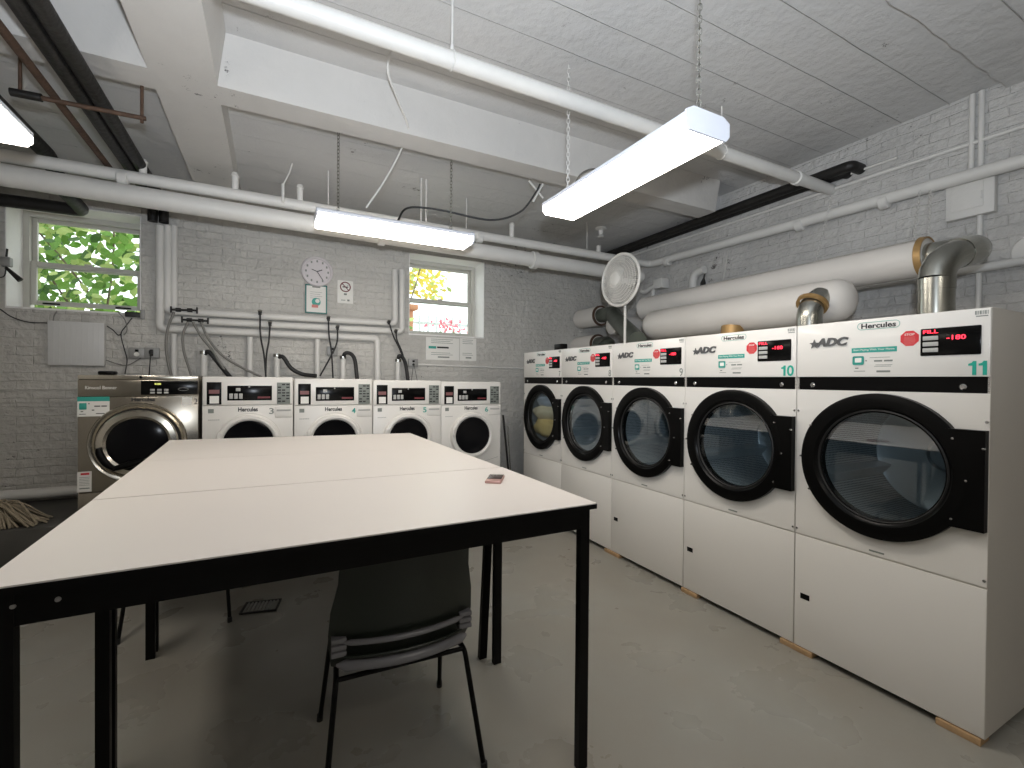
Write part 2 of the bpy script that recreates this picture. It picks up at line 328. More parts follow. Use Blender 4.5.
# ------------------------------------------------------------------ room shell
XL, XR, YB, YF, ZC = -2.6, 4.45, -2.2, 5.5, 3.6
T = .45
struct(B().box(XL-T, XR+T, YB-T, YF+T, -.15, 0).build('floor', 'floor'))
struct(B().box(XL-T, XR+T, YB-T, YF+T, ZC, ZC+.25).build('ceiling', 'ceil'))
struct(B().box(XR, XR+T, YB-T, YF+T, 0, ZC).build('wall_right', 'wall_x'))
struct(B().box(XL-T, XL, YB-T, YF+T, 0, ZC).build('wall_left', 'wall_x'))
struct(B().box(XL, XR, YB-T, YB, 0, ZC).build('wall_back', 'wall_y'))
W1 = (-2.02, -1.10, 2.12, 3.04); W2 = (1.45, 2.43, 2.07, 3.04)
bw = B(); xs = [XL, W1[0], W1[1], W2[0], W2[1], XR]
bw.box(xs[0], xs[1], YF, YF+T, 0, ZC).box(xs[2], xs[3], YF, YF+T, 0, ZC).box(xs[4], xs[5], YF, YF+T, 0, ZC)
for W in (W1, W2): bw.box(W[0], W[1], YF, YF+T, 0, W[2]).box(W[0], W[1], YF, YF+T, W[3], ZC)
struct(bw.build('wall_far', 'wall_y'))
# dropped strip of slab nearest the camera, ragged edge
pts = [(XL, YB, 3.55), (XR, YB, 3.55)]
n = 60
pts += [(XR-(XR-XL)*i/n, 1.29+random.uniform(-.012, .012), 3.55) for i in range(n+1)]
struct(B().prism(pts, (0, 0, .06)).build('trim_1', 'ceil', smooth=False))
# concrete beams
def wedge(x0, x1, y0, y1, z0, z1, fl):   # slight haunch towards the slab
    return B().hexa([(x0, y0, z0), (x1, y0, z0), (x1, y1, z0), (x0, y1, z0), (x0, y0-fl, z1), (x1, y0-fl, z1), (x1, y1+fl, z1), (x0, y1+fl, z1)])
struct(wedge(-.30, 4.10, 3.345, 3.565, 3.3, ZC+.02, .06).build('trim_2', 'beam', smooth=False))
struct(wedge(XL, -.64, 3.345, 3.565, 3.3, ZC+.02, .06).build('trim_3', 'beam', smooth=False))
struct(B().hexa([(-.64, YB, 3.3), (-.30, YB, 3.3), (-.30, YF, 3.3), (-.64, YF, 3.3), (-.66, YB, ZC+.02), (-.25, YB, ZC+.02), (-.25, YF, ZC+.02), (-.66, YF, ZC+.02)]).build('trim_4', 'beam', smooth=False))
ZF = 3.42
struct(B().box(-.30, XR, 3.565, YF, ZF, ZC+.03).build('trim_7', 'ceil')); struct(B().box(XL, -.64, 3.565, YF, ZF, ZC+.03).build('trim_8', 'ceil'))
# raised plinth under the washers
PLZ = .44
struct(B().box(XL, 2.5, 4.5, YF, 0, PLZ, .01).build('trim_5', 'plinth'))
# ledge band on the far wall, left
struct(B().box(XL, -1.35, YF-.02, YF+.01, 1.40, 1.42).box(XL, -1.35, YF-.012, YF+.01, 1.30, 1.40).build('trim_6', 'wall_y'))

# ------------------------------------------------------------------ windows
def window(idx, W, gap):
    x0, x1, z0, z1 = W; y = 5.80
    f = struct(B().box(x0, x0+.05, y, y+.10, z0, z1).box(x1-.05, x1, y, y+.10, z0, z1).box(x0+.05, x1-.05, y, y+.10, z1-.05, z1).box(x0+.05, x1-.05, y, y+.10, z0, z0+.03).build('window_%d' % idx, 'vinyl'))
    zm = z0+(z1-z0)*.47; a0, a1 = x0+.05, x1-.05
    def sash(b, xa, xb, ya, za, zb, t):
        b.box(xa, xa+t, ya, ya+.035, za, zb, .004).box(xb-t, xb, ya, ya+.035, za, zb, .004).box(xa+t, xb-t, ya, ya+.035, za, za+t, .004).box(xa+t, xb-t, ya, ya+.035, zb-t, zb, .004)
    b = B(); sash(b, a0, a1, y+.055, zm-.02, z1-.05, .035); o = b.build('upper_sash', 'vinyl', f); B().box(a0+.03, a1-.03, y+.07, y+.074, zm+.01, z1-.08).build('pane', 'glassw', o)
    zl = z0+.03+gap
    b = B(); sash(b, a0, a1, y+.012, zl, zm+.03, .042); o = b.build('lower_sash', 'vinyl', f); B().box(a0+.04, a1-.04, y+.03, y+.034, zl+.035, zm-.01).build('pane', 'glassw', o)
    b = B()
    for t in (.18, .82): b.box(a0+(a1-a0)*t-.06, a0+(a1-a0)*t+.06, y-.004, y+.014, zl+.008, zl+.022, .003)
    b.build('sash_lift', 'blackm' if idx == 1 else 'vinyl', o)
    b = B().box((a0+a1)/2-.03, (a0+a1)/2+.03, y, y+.02, zm+.028, zm+.045, .004); b.build('sash_lock', 'vinyl', f)
    # plastered reveal liner and sill
    B().box(x0, x1, YF-.004, y, z0-.012, z0+.004).box(x0-.001, x0+.006, YF-.002, y, z0, z1).box(x1-.006, x1+.001, YF-.002, y, z0, z1).box(x0, x1, YF-.002, y, z1-.006, z1).build('reveal', 'plaster', f)
    return f
window(1, W1, .035); window(2, W2, 0)

# ------------------------------------------------------------------ pipes of the room (things)
def pipe_thing(name, label, cat, path, r, m='pipew', couplings=(), seg=20, group=None, brr=0):
    o = B().tube(path, r, seg).build(name, m); tag(o, label, cat, group)
    for (p, d) in couplings:
        p, d = Vector(p), Vector(d).normalized()
        B().tube([p-d*.035, p-d*.028, p+d*.028, p+d*.035], [r, r*1.22, r*1.22, r], seg).build('coupling', m, o)
    return o
# big drain and thinner main along the far wall
YP = 4.55
bp = pipe_thing('drain_pipe', 'thick white drain pipe hung under the ceiling along the far wall', 'pipe', [(XL, YP, 2.950), (4.2, YP, 2.862)], .078, 'pipew', [((.93, YP, 2.904), (1, 0, -.01)), ((2.62, YP, 2.879), (1, 0, -.01))])
mp_ = pipe_thing('water_main', 'thinner white main running on top of the thick far drain pipe, turning along the right wall', 'pipe',
                 bendpath([(XL, YP, 3.078), (4.36, YP, 3.045), (4.36, YB, 2.935)], .1), .046, 'pipew',
                 [((-1.02, YP, 3.052), (1, 0, 0)), ((1.95, YP, 3.035), (1, 0, 0)), ((4.36, 4.25, 3.015), (0, 1, 0)), ((4.36, 2.62, 2.99), (0, 1, 0)), ((4.36, 1.95, 2.98), (0, 1, 0))])
for px, h in ((143, .10), (235, .13), (300, .13), (512, .15), (599, .07)):
    p = at(px, 200, 'Y', YP); z = 3.078-.0047*(p.x+2.6)
    B().tube([(p.x, YP, z), (p.x, YP, z+.046+h*.75), (p.x, YP, z+.05+h*.76), (p.x, YP, z+.05+h)], [.026, .026, .034, .022], 16).build('riser_stub', 'pipew', mp_)
for x in (.45, 1.8, 3.35):
    B().tube([(x, YP, 3.1), (x, YP, ZF)], .005, 8).build('hanger_rod', 'pipew', mp_)
# pipe across the ceiling near the camera
q = pipe_thing('sprinkler_pipe', 'long white pipe crossing the ceiling above the right fixture', 'pipe', bendpath([(-.47, 2.4, 3.305), (-.47, 2.4, 3.255), (XR, 2.4, 3.255)], .04), .046, 'pipew', [((3.95, 2.4, 3.255), (1, 0, 0))])
for x in (.86, 3.0):
    b = B().tube([(x, 2.4, 3.29), (x, 2.4, 3.34)], [.016, .009], 10).tube([(x, 2.4, 3.33), (x, 2.4, ZC)], .006, 8)
    b.tube([(x, 2.4+.05*math.cos(a), 3.255+.05*math.sin(a)) for a in [k*PI/12 for k in range(24)]], .004, 6, closed=True).build('hanger_rod', 'pipew', q)
# black iron pipes, left; brown pipe; trapeze
for x, l in ((-1.0, 'black iron ceiling pipe between the brown pipe and its black twin'), (-.915, 'black iron ceiling pipe nearest the long beam, at the left')):
    pipe_thing('iron_pipe', l, 'pipe', bendpath([(x, YB, 3.175), (x, YF-.06, 3.175), (x, YF-.06, 2.99), ], .05), .04, 'iron', group='black iron pipes under the left ceiling')
pipe_thing('rusty_pipe', 'brown rusty pipe running beside the black pipes at upper left', 'pipe', [(-1.13, YB, 3.155), (-1.13, YF, 3.155)], .021, 'rust')
pipe_thing('iron_pipe', 'short black iron pipe turning over the top of the left window', 'pipe', bendpath([(-2.595, YF-.2, 2.965), (-1.46, YF-.2, 2.965), (-1.47, 4.9, 3.0), (-1.5, 4.72, 3.19), (-1.5, 3.1, 3.19), (-1.5, 3.1, 3.3+.28)], .06), .052, 'iron')
tz = thing('pipe_trapeze', 'rusty threaded-rod trapeze holding the black pipes', 'pipe hanger', (-.96, 3.57, 3.098))
B().tube([(-.31, 0, .0), (.27, 0, .01)], .013, 10).build('crossbar', 'rust', tz)
B().tube([(-.33, 0, .0), (-.20, 0, .003)], .022, 12).build('coupling', 'iron', tz)
for x in (-.29, .25): B().tube([(x, 0, -.02), (x, 0, .02), (x, 0, ZF-3.09)], .009, 8).build('threaded_rod', 'rust', tz)
# black pipes at right, turning into the wall
for k, (x, y) in enumerate(((4.305, 2.17), (4.40, 2.27))):
    pipe_thing('iron_pipe', ('black iron pipe under the right ceiling edge, the one farther from the wall', 'black iron pipe under the right ceiling edge, the one hugging the wall')[k], 'pipe',
               bendpath([(x, YF, 3.348), (x, y, 3.348), (XR, y, 3.348)], .04), .044, 'iron', group='black iron pipes at the right ceiling edge')
# thin conduits on right wall
pipe_thing('wall_conduit', 'thin white conduit high on the right wall above the main', 'conduit', [(XR-.02, YB, 3.22), (XR-.02, YF, 3.27)], .014)
pipe_thing('wall_conduit', 'upper of two thin white lines under the black pipes', 'conduit', [(XR-.02, 1.9, 3.33), (XR-.02, YF, 3.36)], .010)
pipe_thing('wall_conduit', 'left of the twin vertical conduits above the junction box', 'conduit', [(XR-.02, 1.455, 2.9), (XR-.02, 1.455, ZC-.01)], .017)
pipe_thing('wall_conduit', 'right of the twin vertical conduits, passing behind the junction box', 'conduit', [(XR-.02, 1.405, 1.0), (XR-.02, 1.405, ZC-.01)], .017)
p0, p1 = at(868, 288, 'X', 4.40), at(1024, 253, 'X', 4.40)
pipe_thing('wall_pipe', 'white horizontal pipe on the right wall beside the steel elbow', 'pipe', [(4.40, 2.6, p0.z), (4.40, YB, p1.z)], .028)
# junction box
jb = thing('junction_box', 'white metal junction box with a small door on the right wall', 'electrical box', (XR, 1.45, 2.855))
B().box(-.06, 0, -.13, .13, -.14, .14, .004).build('box', 'pipew', jb)
B().box(-.066, -.058, -.075, .1, -.085, .10, .004).build('door', 'pipew', jb)
B().box(-.074, -.064, -.07, -.06, -.03, .02, .002).build('latch', 'pipew', jb)

# ------------------------------------------------------------------ light fixtures
def fixture(name, label, c, L, along, ch):
    t = thing(name, label, 'light fixture', c, 0 if along == 'Y' else PI/2, 'wraparound ceiling lights')
    h = L/2
    # housing
    pr = [(-.09, .075), (.09, .075), (.13, .055), (.13, .0), (-.13, .0), (-.13, .055)]
    B().prism([(x, -h, z+.0) for x, z in pr][::-1], (0, 2*h, 0)).build('housing', 'lampend', t, smooth=False)
    # diffuser wraps the bottom
    pr = [(-.132, .03), (.132, .03), (.132, .0), (.112, -.022), (-.112, -.022), (-.132, .0)]
    B().prism([(x, -h+.01, z) for x, z in pr][::-1], (0, 2*h-.02, 0)).build('diffuser', 'lamp', t, smooth=False)
    pr = [(-.095, .08), (.095, .08), (.136, .058), (.136, -.002), (.115, -.026), (-.115, -.026), (-.136, -.002), (-.136, .058)]
    if ch:
        B().prism([(x, -h-.002, z) for x, z in pr][::-1], (0, .012, 0)).build('end_cap', 'lampend', t, smooth=False)
    for s in ch or ():
        ztop = (3.59 if c[1] < 3.3 else ZF)-c[2]
        b = B(); chain(b, (0, s, .075), (0, s, ztop)); b.build('chain', 'pipew' if (along == 'Y' and s == .5) else 'steel', t)
    return t
fixture('ceiling_light', 'long lit fixture hanging by chains over the right side, nearest the dryers', (1.715, 2.045, 2.645), 1.21, 'Y', (-.55, .5))
fixture('ceiling_light', 'lit fixture hanging crosswise below the far pipes, between the two windows', (.89, 3.74, 2.695), 1.22, 'X', (-.45, .45))
fixture('ceiling_light', 'lit fixture cut off by the left edge, only its corner showing', (-1.205, 2.60, 2.70), 1.22, 'Y', (-.5, .5))
fixture('ceiling_light', 'unseen lit fixture added behind the viewpoint to brighten the room', (1.2, -.9, 2.75), 1.22, 'X', (-.45, .45))  # extra lamp out of view, added to raise the room brightness

# ------------------------------------------------------------------ dryers
WD = .806
M['ink2'] = mat('dark_badge', (.09, .09, .09), .4)
def make_dryer():
    t = thing('tumble_dryer', 'x', 'dryer', (0, 0, 0), -PI/2, 'coin tumble dryers along the right wall')
    D = 1.12
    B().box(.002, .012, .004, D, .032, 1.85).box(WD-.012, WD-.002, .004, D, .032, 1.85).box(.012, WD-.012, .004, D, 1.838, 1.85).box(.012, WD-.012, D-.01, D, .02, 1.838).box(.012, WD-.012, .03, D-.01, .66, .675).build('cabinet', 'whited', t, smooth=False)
    B().box(.03, WD-.03, .12, D-.05, .0, .034).build('painted_gap_shade', 'dark', t)  # near-black block, paints the shade of the gap under the cabinet
    # control panel
    p = B().box(.003, WD-.003, -.006, .006, 1.559, 1.848, .003).build('control_panel', 'white', t)
    B().box(.569, .776, -.012, -.004, 1.654, 1.778, .004).build('display', 'screen', p)
    b = B()
    for k in range(3): b.box(.579, .635, -.0155, -.011, 1.724-k*.027, 1.743-k*.027, .002)
    b.build('button_row', 'grey', p)
    text('indicator_text', 'FILL', .58, .634, 1.755, 1.770, -.0125, 'led', p, .01)
    text('price_readout', '-180', .664, .728, 1.722, 1.742, -.0125, 'led', p, .01)
    text('maker_lettering', 'Hercules', .325, .473, 1.801, 1.827, -.0065, 'ink', p, .028)
    b = B(); pts = []
    for k in range(32):
        a = 2*PI*k/32; pts.append((.3985+(.072 if math.cos(a) > 0 else -.072)+.0175*math.cos(a), -.0075, 1.814+.0175*math.sin(a)))
    b.tube(pts, .0011, 5, closed=True).build('lettering_outline', 'teal', p)
    text('raised_badge_lettering', 'ADC', .105, .268, 1.722, 1.768, -.006, 'ink2', p, .045, .25, .008)
    st = []
    for k in range(10):
        a = PI/2+k*PI/5; r = .026 if k % 2 == 0 else .011; st.append((.098+r*math.cos(a), -.012, 1.738+r*math.sin(a)))
    B().prism(st, (0, .006, 0)).build('badge_star', 'ink2', p, smooth=False)
    s = B().box(.283, .478, -.0075, -.0055, 1.681, 1.706).build('pay_banner', 'teal', p)
    text('banner_lettering', 'Start Paying With Your Phone', .292, .469, 1.688, 1.700, -.0078, 'paper', s) if 0 else None
    b = B().box(.290, .339, -.0075, -.0055, 1.620, 1.664, .006); b.build('app_icon', 'teal', p); B().box(.300, .329, -.0085, -.0074, 1.632, 1.655, .003).build('app_icon_house', 'paper', p)
    text('instruction_lettering', 'Start Paying With Your Phone', .292, .469, 1.688, 1.700, -.0078, 'paper', p)
    b = B()
    for z, xa, xb, h in ((1.655, .365, .45, .002), (1.638, .384, .418, .008), (1.638, .426, .461, .008), (1.618, .39, .46, .002), (1.611, .385, .455, .002), (1.586, .395, .452, .009), (1.603, .30, .315, .006), (1.588, .295, .345, .003), (1.640, .346, .352, .006)):
        b.box(xa, xb, -.0072, -.0055, z-h/2, z+h/2)
    b.build('instruction_lines', 'greyn', p)
    b = B(); b.prism([(.527+.038*math.cos(PI/8+k*PI/4), -.0075, 1.739+.038*math.sin(PI/8+k*PI/4)) for k in range(8)], (0, .002, 0)); b.build('stop_badge', 'red', p, smooth=False)
    text('stop_lettering', 'STOP', .508, .546, 1.752, 1.762, -.0078, 'paper', p, .01)
    b = B()
    for k in range(7): b.box(.504+abs(k-3)*.001, .550-abs(k-3)*.001, -.0080, -.0074, 1.744-k*.0055, 1.7455-k*.0055)
    b.build('stop_fine_print', 'pink', p)
    b = B()
    for k in range(9): b.box(.754+k*.005, .754+k*.005+.0015+.0015*(k % 3 == 0), -.0075, -.0055, 1.822, 1.838)
    b.box(.757, .795, -.0075, -.0055, 1.813, 1.817).build('serial_sticker', 'greyn', p)
    # black strip + locks
    s = B().box(.003, WD-.003, .004, .012, 1.488, 1.559).build('lock_strip', 'black', t)
    for x in (.086, .716):
        B().lathe([(0, -.004), (.009, -.004), (.013, 0), (.013, .006)], (x, 0, 1.515), (0, 1, 0), 20).build('lock', 'chrome', s)
    # front door panel
    B().plate_hole(.003, WD-.003, .674, 1.488, .405, 1.12, .30, 0, .012).build('front_panel', 'white', t)
    b = B()
    for x, z in ((.012, 1.368), (.795, 1.368), (.012, .70), (.795, .70)): b.lathe([(0, -.003), (.006, -.003), (.007, 0)], (x, 0, z), (0, 1, 0), 10)
    b.build('panel_screw', 'chrome', t)
    B().box(.372, .436, -.0015, .001, .688, .696).build('data_plate', 'greyn', t)
    lp = B().box(.003, WD-.003, 0, .012, .034, .664, .002).build('lower_panel', 'white', t)
    B().box(.036, .086, -.002, .002, .309, .340, .002).build('latch', 'blackm', lp)
    B().box(.012, WD-.012, .006, .02, .664, .674).build('panel_gap', 'whited', t)
    # drum
    B().lathe([(.30, .012), (.30, .05), (.345, .06), (.345, .74)], (.405, 0, 1.12), (0, 1, 0), 64).build('drum', 'perf', t, norm=False)
    d = B().lathe([(.345, .74), (.33, .75), (.1, .76), (.09, .78), (0, .78)], (.405, 0, 1.12), (0, 1, 0), 64).build('drum_back', 'drumback', t, norm=False)
    b = B()
    for k in range(3):
        a = math.radians(200+120*k); ca, sa = math.cos(a), math.sin(a)
        o = Vector((.405, 0, 1.12)); R = .343; tx, tz = -sa, ca
        P = []
        for y in (.08, .73): P += [(o.x+ca*R+tx*.045, y, o.z+sa*R+tz*.045), (o.x+ca*R-tx*.045, y, o.z+sa*R-tz*.045), (o.x+ca*(R-.07), y, o.z+sa*(R-.07))]
        v = [b.bm.verts.new(q) for q in P]
        for f in ((0, 1, 2), (5, 4, 3), (0, 3, 4, 1), (1, 4, 5, 2), (2, 5, 3, 0)): b.bm.faces.new([v[i] for i in f])
    b.build('drum_baffle', 'drumback', d, smooth=False)
    # door
    dr = B().lathe([(.262, .03), (.262, -.008), (.280, -.014), (.292, -.030), (.345, -.034), (.357, -.029), (.358, 0), (.30, .004), (.29, .03), (.262, .03)], (.405, 0, 1.12), (0, 1, 0), 72).build('door', 'black', t)
    B().lathe([(.268, -.011), (.272, -.017), (.278, -.014)], (.405, 0, 1.12), (0, 1, 0), 72).build('gasket', 'blackr', dr)
    B().lathe([(0, -.004), (.262, -.004), (.262, .002), (0, .002)], (.405, 0, 1.12), (0, 1, 0), 64).build('door_glass', 'glassd', dr)
    c = (.405, 1.12); pts = []
    a0 = math.asin(.213/.345)
    for k in range(13):
        a = -a0+2*a0*k/12; pts.append((c[0]+.338*math.cos(a), -.036, c[1]+.345*math.sin(a)))
    pts += [(WD-.004, -.036, 1.333), (WD-.004, -.036, .907)]
    B().prism(pts, (0, .035, 0)).build('hinge_plate', 'black', dr, smooth=False)
    for x, z in ((.1, 1.295), (.049, 1.12), (.096, .946), (.698, 1.291), (.744, 1.115), (.698, .941), (.797, 1.258)):
        B().lathe([(0, -.042), (.005, -.041), (.007, -.034)], (x, 0, z), (0, 1, 0), 8).build('door_screw', 'chrome', dr)
    return t
proto = make_dryer()
Y11 = 1.605
labels = {11: 'white tumble dryer marked 11, nearest the viewer', 10: 'white tumble dryer marked 10, second nearest', 9: 'white tumble dryer marked 9, middle of the row', 8: 'white tumble dryer marked 8, with the round fan on top', 7: 'white tumble dryer marked 7, farthest, laundry pressed against its glass'}
dry = {}
for i, nn in enumerate((11, 10, 9, 8, 7)):
    loc = (2.66, Y11+i*WD, 0)
    if i == 0: proto.location = loc; proto['label'] = labels[nn]; dry[nn] = proto
    else: dry[nn] = dup(proto, loc, label=labels[nn])
for nn, o in dry.items():
    pan = [c for c in o.children if c.name.startswith('control_panel')][0]
    if nn >= 10:
        def one(x):
            return B().prism([(x, -.0075, 1.606), (x, -.0075, 1.614), (x+.010, -.0075, 1.618), (x+.016, -.0075, 1.626), (x+.026, -.0075, 1.626), (x+.026, -.0075, 1.566), (x+.013, -.0075, 1.566), (x+.013, -.0075, 1.606)], (0, .002, 0))
        if nn == 11: one(.735).build('number', 'tealn', pan, smooth=False); one(.768).build('number', 'tealn', pan, smooth=False)
        else: one(.718).build('number', 'tealn', pan, smooth=False); text('number', '0', .752, .792, 1.564, 1.627, -.0065, 'tealn', pan, .02)
    else: text('number', str(nn), .758, .790, 1.566, 1.625, -.0065, 'greyn', pan, .005)
# laundry in dryer 7
def blob(name, c, r, m, label, seed, sq=(1, 1, 1)):
    bm = bmesh.new(); bmesh.ops.create_icosphere(bm, subdivisions=4, radius=1); rr = random.Random(seed); ph = [(rr.uniform(2, 7), rr.uniform(2, 7), rr.uniform(2, 7), rr.uniform(0, 6)) for _ in range(8)]
    for v in bm.verts:
        d = sum(math.sin(v.co.x*a+v.co.y*b_+v.co.z*g+p) for a, b_, g, p in ph)/8
        v.co = Vector(c)+Vector((v.co.x*sq[0], v.co.y*sq[1], v.co.z*sq[2]))*r*(1+.22*d)
    b = B(); b.bm.free(); b.bm = bm; o = b.build(name, m); return tag(o, label, 'laundry', 'laundry inside dryer 7')
yc = Y11+4*WD-.405
blob('laundry_bundle', (2.80, yc+.08, .995), .17, 'cloth3', 'yellowish cloth bundle low behind the glass of the farthest dryer', 1, (.72, 1.35, .72))
blob('laundry_bundle', (2.80, yc+.09, 1.16), .17, 'cloth1', 'cream cloth bundle in the middle of the farthest dryer glass', 2, (.7, 1.4, .55))
blob('laundry_bundle', (2.80, yc+.07, 1.30), .14, 'cloth2', 'grey-blue cloth bundle at the top of the farthest dryer glass', 3, (.8, 1.35, .6))
# wooden shims under the row
for k, (ya, yb) in enumerate(((.81, .96), (1.50, 1.68), (2.28, 2.42), (3.10, 3.3))):
    tag(B().box(2.652, 2.74, ya, yb, 0, .029, .002).build('wooden_shim', 'wood'), ('flat wooden shim under the near corner of dryer 11', 'flat wooden shim under the joint of dryers 11 and 10', 'flat wooden shim under the joint of dryers 10 and 9', 'flat wooden shim under the joint of dryers 9 and 8')[k], 'wood shim', 'wood shims under the dryers')

# ------------------------------------------------------------------ white washers
M['dkred'] = mat('faded_red_sticker', (.2, .08, .08), .5)
def make_washer():
    t = thing('front_load_washer', 'x', 'washing machine', (0, 0, 0), 0, 'white front load washers on the plinth')
    W = .694; Z0 = -1.095   # local z=0 is the top edge
    B().box(0, W, .012, .72, Z0, -.006, .006).build('cabinet', 'whitep', t)
    p = B().box(.002, W-.002, -.004, .02, -.248, 0, .012, 3).build('control_panel', 'whitep', t)
    a = B().box(.034, .14, -.008, 0, -.238, -.047, .003).build('card_reader', 'black', p)
    B().box(.055, .122, -.010, -.007, -.228, -.165).build('sticker', 'paper', p)
    B().box(.05, .125, -.0095, -.007, -.145, -.112).build('red_sticker', 'dkred', p)
    s = B().box(.182, .522, -.008, 0, -.205, -.077, .003).build('display', 'screen', p)
    b = B()
    for k in range(3): b.box(.197+k*.036, .224+k*.036, -.0105, -.007, -.190, -.145, .002)
    b.box(.245, .28, -.0105, -.007, -.125, -.098, .002); b.box(.34, .352, -.0105, -.007, -.093, -.081, .002)
    b.build('button_row', 'grey', p)
    B().box(.41, .508, -.0095, -.007, -.188, -.172).build('red_readout', 'maroon', p)
    B().box(.561, .669, -.008, 0, -.240, -.048, .003).build('instruction_plate', 'greyn', p)
    b = B()
    for r_ in range(7):
        for c_ in range(3):
            if (r_*3+c_*5) % 4: b.box(.568+c_*.034, .594+c_*.034, -.0092, -.0075, -.072-r_*.025, -.060-r_*.025)
    b.build('instruction_print', 'ink', p)
    # front with door
    cx, cz = .345, -.575
    B().box(.003, W-.003, -.006, .014, -1.0, -.252, .004).build('front_panel', 'whitep', t)
    B().box(.003, W-.003, -.002, .014, Z0+.002, -1.005, .004).build('kick_panel', 'whitep', t)
    B().tube([(.10, -.009, -.865), (.30, -.009, -.880), (.50, -.009, -.868), (.66, -.009, -.83)], .003, 6).build('lower_crease', 'grey', t)
    B().box(.543, .689, -.010, 0, -.365, -.262, .008).build('dispenser_drawer', 'whitep', t)
    B().box(.56, .672, -.013, -.008, -.305, -.288, .003).build('drawer_grip', 'grey', t)
    text('maker_lettering', 'Hercules', .262, .412, -.302, -.264, -.0065, 'ink', t, .03)
    B().box(.044, .085, -.008, -.005, -.310, -.275).build('energy_sticker', 'greyn', t)
    b = B()
    for k in range(6): b.box(.045+k*.014, .056+k*.014, -.008, -.005, -.372, -.364)
    b.build('maker_print', 'grey', t)
    B().lathe([(.243, -.004), (.262, -.008), (.268, -.004), (.268, .005)], (cx, 0, cz), (0, 1, 0), 56).build('door_surround', 'whitep', t)
    d = B().lathe([(.245, 0), (.246, -.03), (.236, -.05), (.215, -.056), (.198, -.048), (.192, -.03), (.192, 0)], (cx, 0, cz), (0, 1, 0), 64).build('door', 'whitep', t)
    B().lathe([(.194, -.042), (.186, -.048), (.15, -.036), (.1, -.028), (0, -.022)], (cx, 0, cz), (0, 1, 0), 48).build('door_glass', 'glassk', d)
    pts = []
    for k in range(9):
        a = math.radians(165+k*30/8); pts.append((cx+.225*math.cos(a), -.062, cz+.05+.21*math.sin(a)))
    B().tube(pts, [.008]+[.016]*7+[.008], 10).build('door_handle', 'whitep', d)
    return t
M['glassk'] = mat('black_door_bowl', (.005, .005, .006), .16, spec=.15)
wp = make_washer(); tops = {3: 1.536, 4: 1.524, 5: 1.515, 6: 1.505}; wx = {3: -.522, 4: .178, 5: .877, 6: 1.571}
wl = {3: 'white front load washer marked 3, beside the steel washer', 4: 'white front load washer marked 4, between washers 3 and 5', 5: 'white front load washer marked 5, partly behind the table corner', 6: 'white front load washer marked 6, rightmost, its whole round door showing'}
wash = {}
for k in (3, 4, 5, 6):
    loc = (wx[k], 4.65, tops[k])
    if k == 3: wp.location = loc; wp['label'] = wl[3]; wash[k] = wp
    else: wash[k] = dup(wp, loc, label=wl[k])
for k, o in wash.items():
    text('number', str(k), .500, .537, -.328, -.275, -.0068, 'teal' if k in (4, 5, 6) else 'greyn', o, .012)
    for x in (.06, .63):          # levelling feet down to the plinth
        for y in (.08, .66):
            B().tube([(x, y, -1.1), (x, y, PLZ-tops[k]+.02), (x, y, PLZ-tops[k])], [.012, .012, .024], 12).build('foot', 'blackr', o)

# ------------------------------------------------------------------ steel washer 2
t = thing('washer_extractor', 'stainless steel washer marked 2, leftmost of the washers', 'washing machine', (-1.313, 4.65, PLZ))
H = 1.54-PLZ; zt = lambda z: z-PLZ
B().box(0, .768, .012, .72, .0, H, .006).build('cabinet', 'inox', t)
B().box(.001, .767, -.004, .015, zt(1.506), H, .004).build('top_strip', 'inoxl', t)
pn = B().box(.001, .767, -.004, .015, zt(1.373), zt(1.503), .004).build('control_panel', 'inox', t)
B().box(.385, .764, -.012, 0, zt(1.385), zt(1.497), .004).build('display', 'screen', pn)
b = B()
for c_ in range(3):
    for r_ in range(2): b.box(.445+c_*.045, .475+c_*.045, -.0145, -.011, zt(1.395+r_*.022), zt(1.410+r_*.022), .002)
b.build('button_grid', 'grey', pn)
M['ledy'] = mat('amber_led', (.8, .85, .2), .5, emit=1.0)
text('time_readout', '0:00', .475, .515, zt(1.465), zt(1.480), -.0125, 'ledy', pn)
B().tube([(.665+.035*math.cos(a), -.0125, zt(1.43)+.012*math.sin(a)) for a in [k*PI/8 for k in range(16)]], .0012, 5, closed=True).build('display_emblem', 'grey', pn)
text('maker_script', 'Kinsool Benner', .045, .235, zt(1.430), zt(1.456), -.0045, 'paper', pn)
B().box(.001, .767, -.004, .015, zt(.64), zt(1.368), .004).build('front_panel', 'inox', t)
B().box(.001, .767, -.004, .015, .002, zt(.632), .004).build('lower_panel', 'inox', t)
B().lathe([(0, -.008), (.011, -.006), (.012, 0)], (.384, 0, zt(1.525)), (0, 1, 0), 16).build('lock', 'black', t)
cx, cz = .376, zt(1.005)
B().lathe([(.318, 0), (.318, -.02), (.312, -.03), (.285, -.022), (.275, -.012), (.275, 0)], (cx, 0, cz), (0, 1, 0), 64).build('door_surround', 'inoxl', t)
d = B().lathe([(.262, 0), (.262, -.05), (.252, -.062), (.215, -.068), (.197, -.055), (.192, -.03)], (cx, 0, cz), (0, 1, 0), 64).build('door', 'inoxl', t)
B().lathe([(.277, -.010), (.26, -.010)], (cx, 0, cz), (0, 1, 0), 64).build('door_gap', 'dark', t)
B().lathe([(.198, -.05), (.17, -.058), (.1, -.068), (0, -.072)], (cx, 0, cz), (0, 1, 0), 48).build('door_glass', 'glassk', d)
pts = [(cx+.235*math.cos(math.radians(a)), -.085, cz+.235*math.sin(math.radians(a))) for a in range(185, 236, 8)]
B().tube(pts, [.014, .024, .026, .026, .026, .022, .014], 10).build('door_handle', 'black', d)
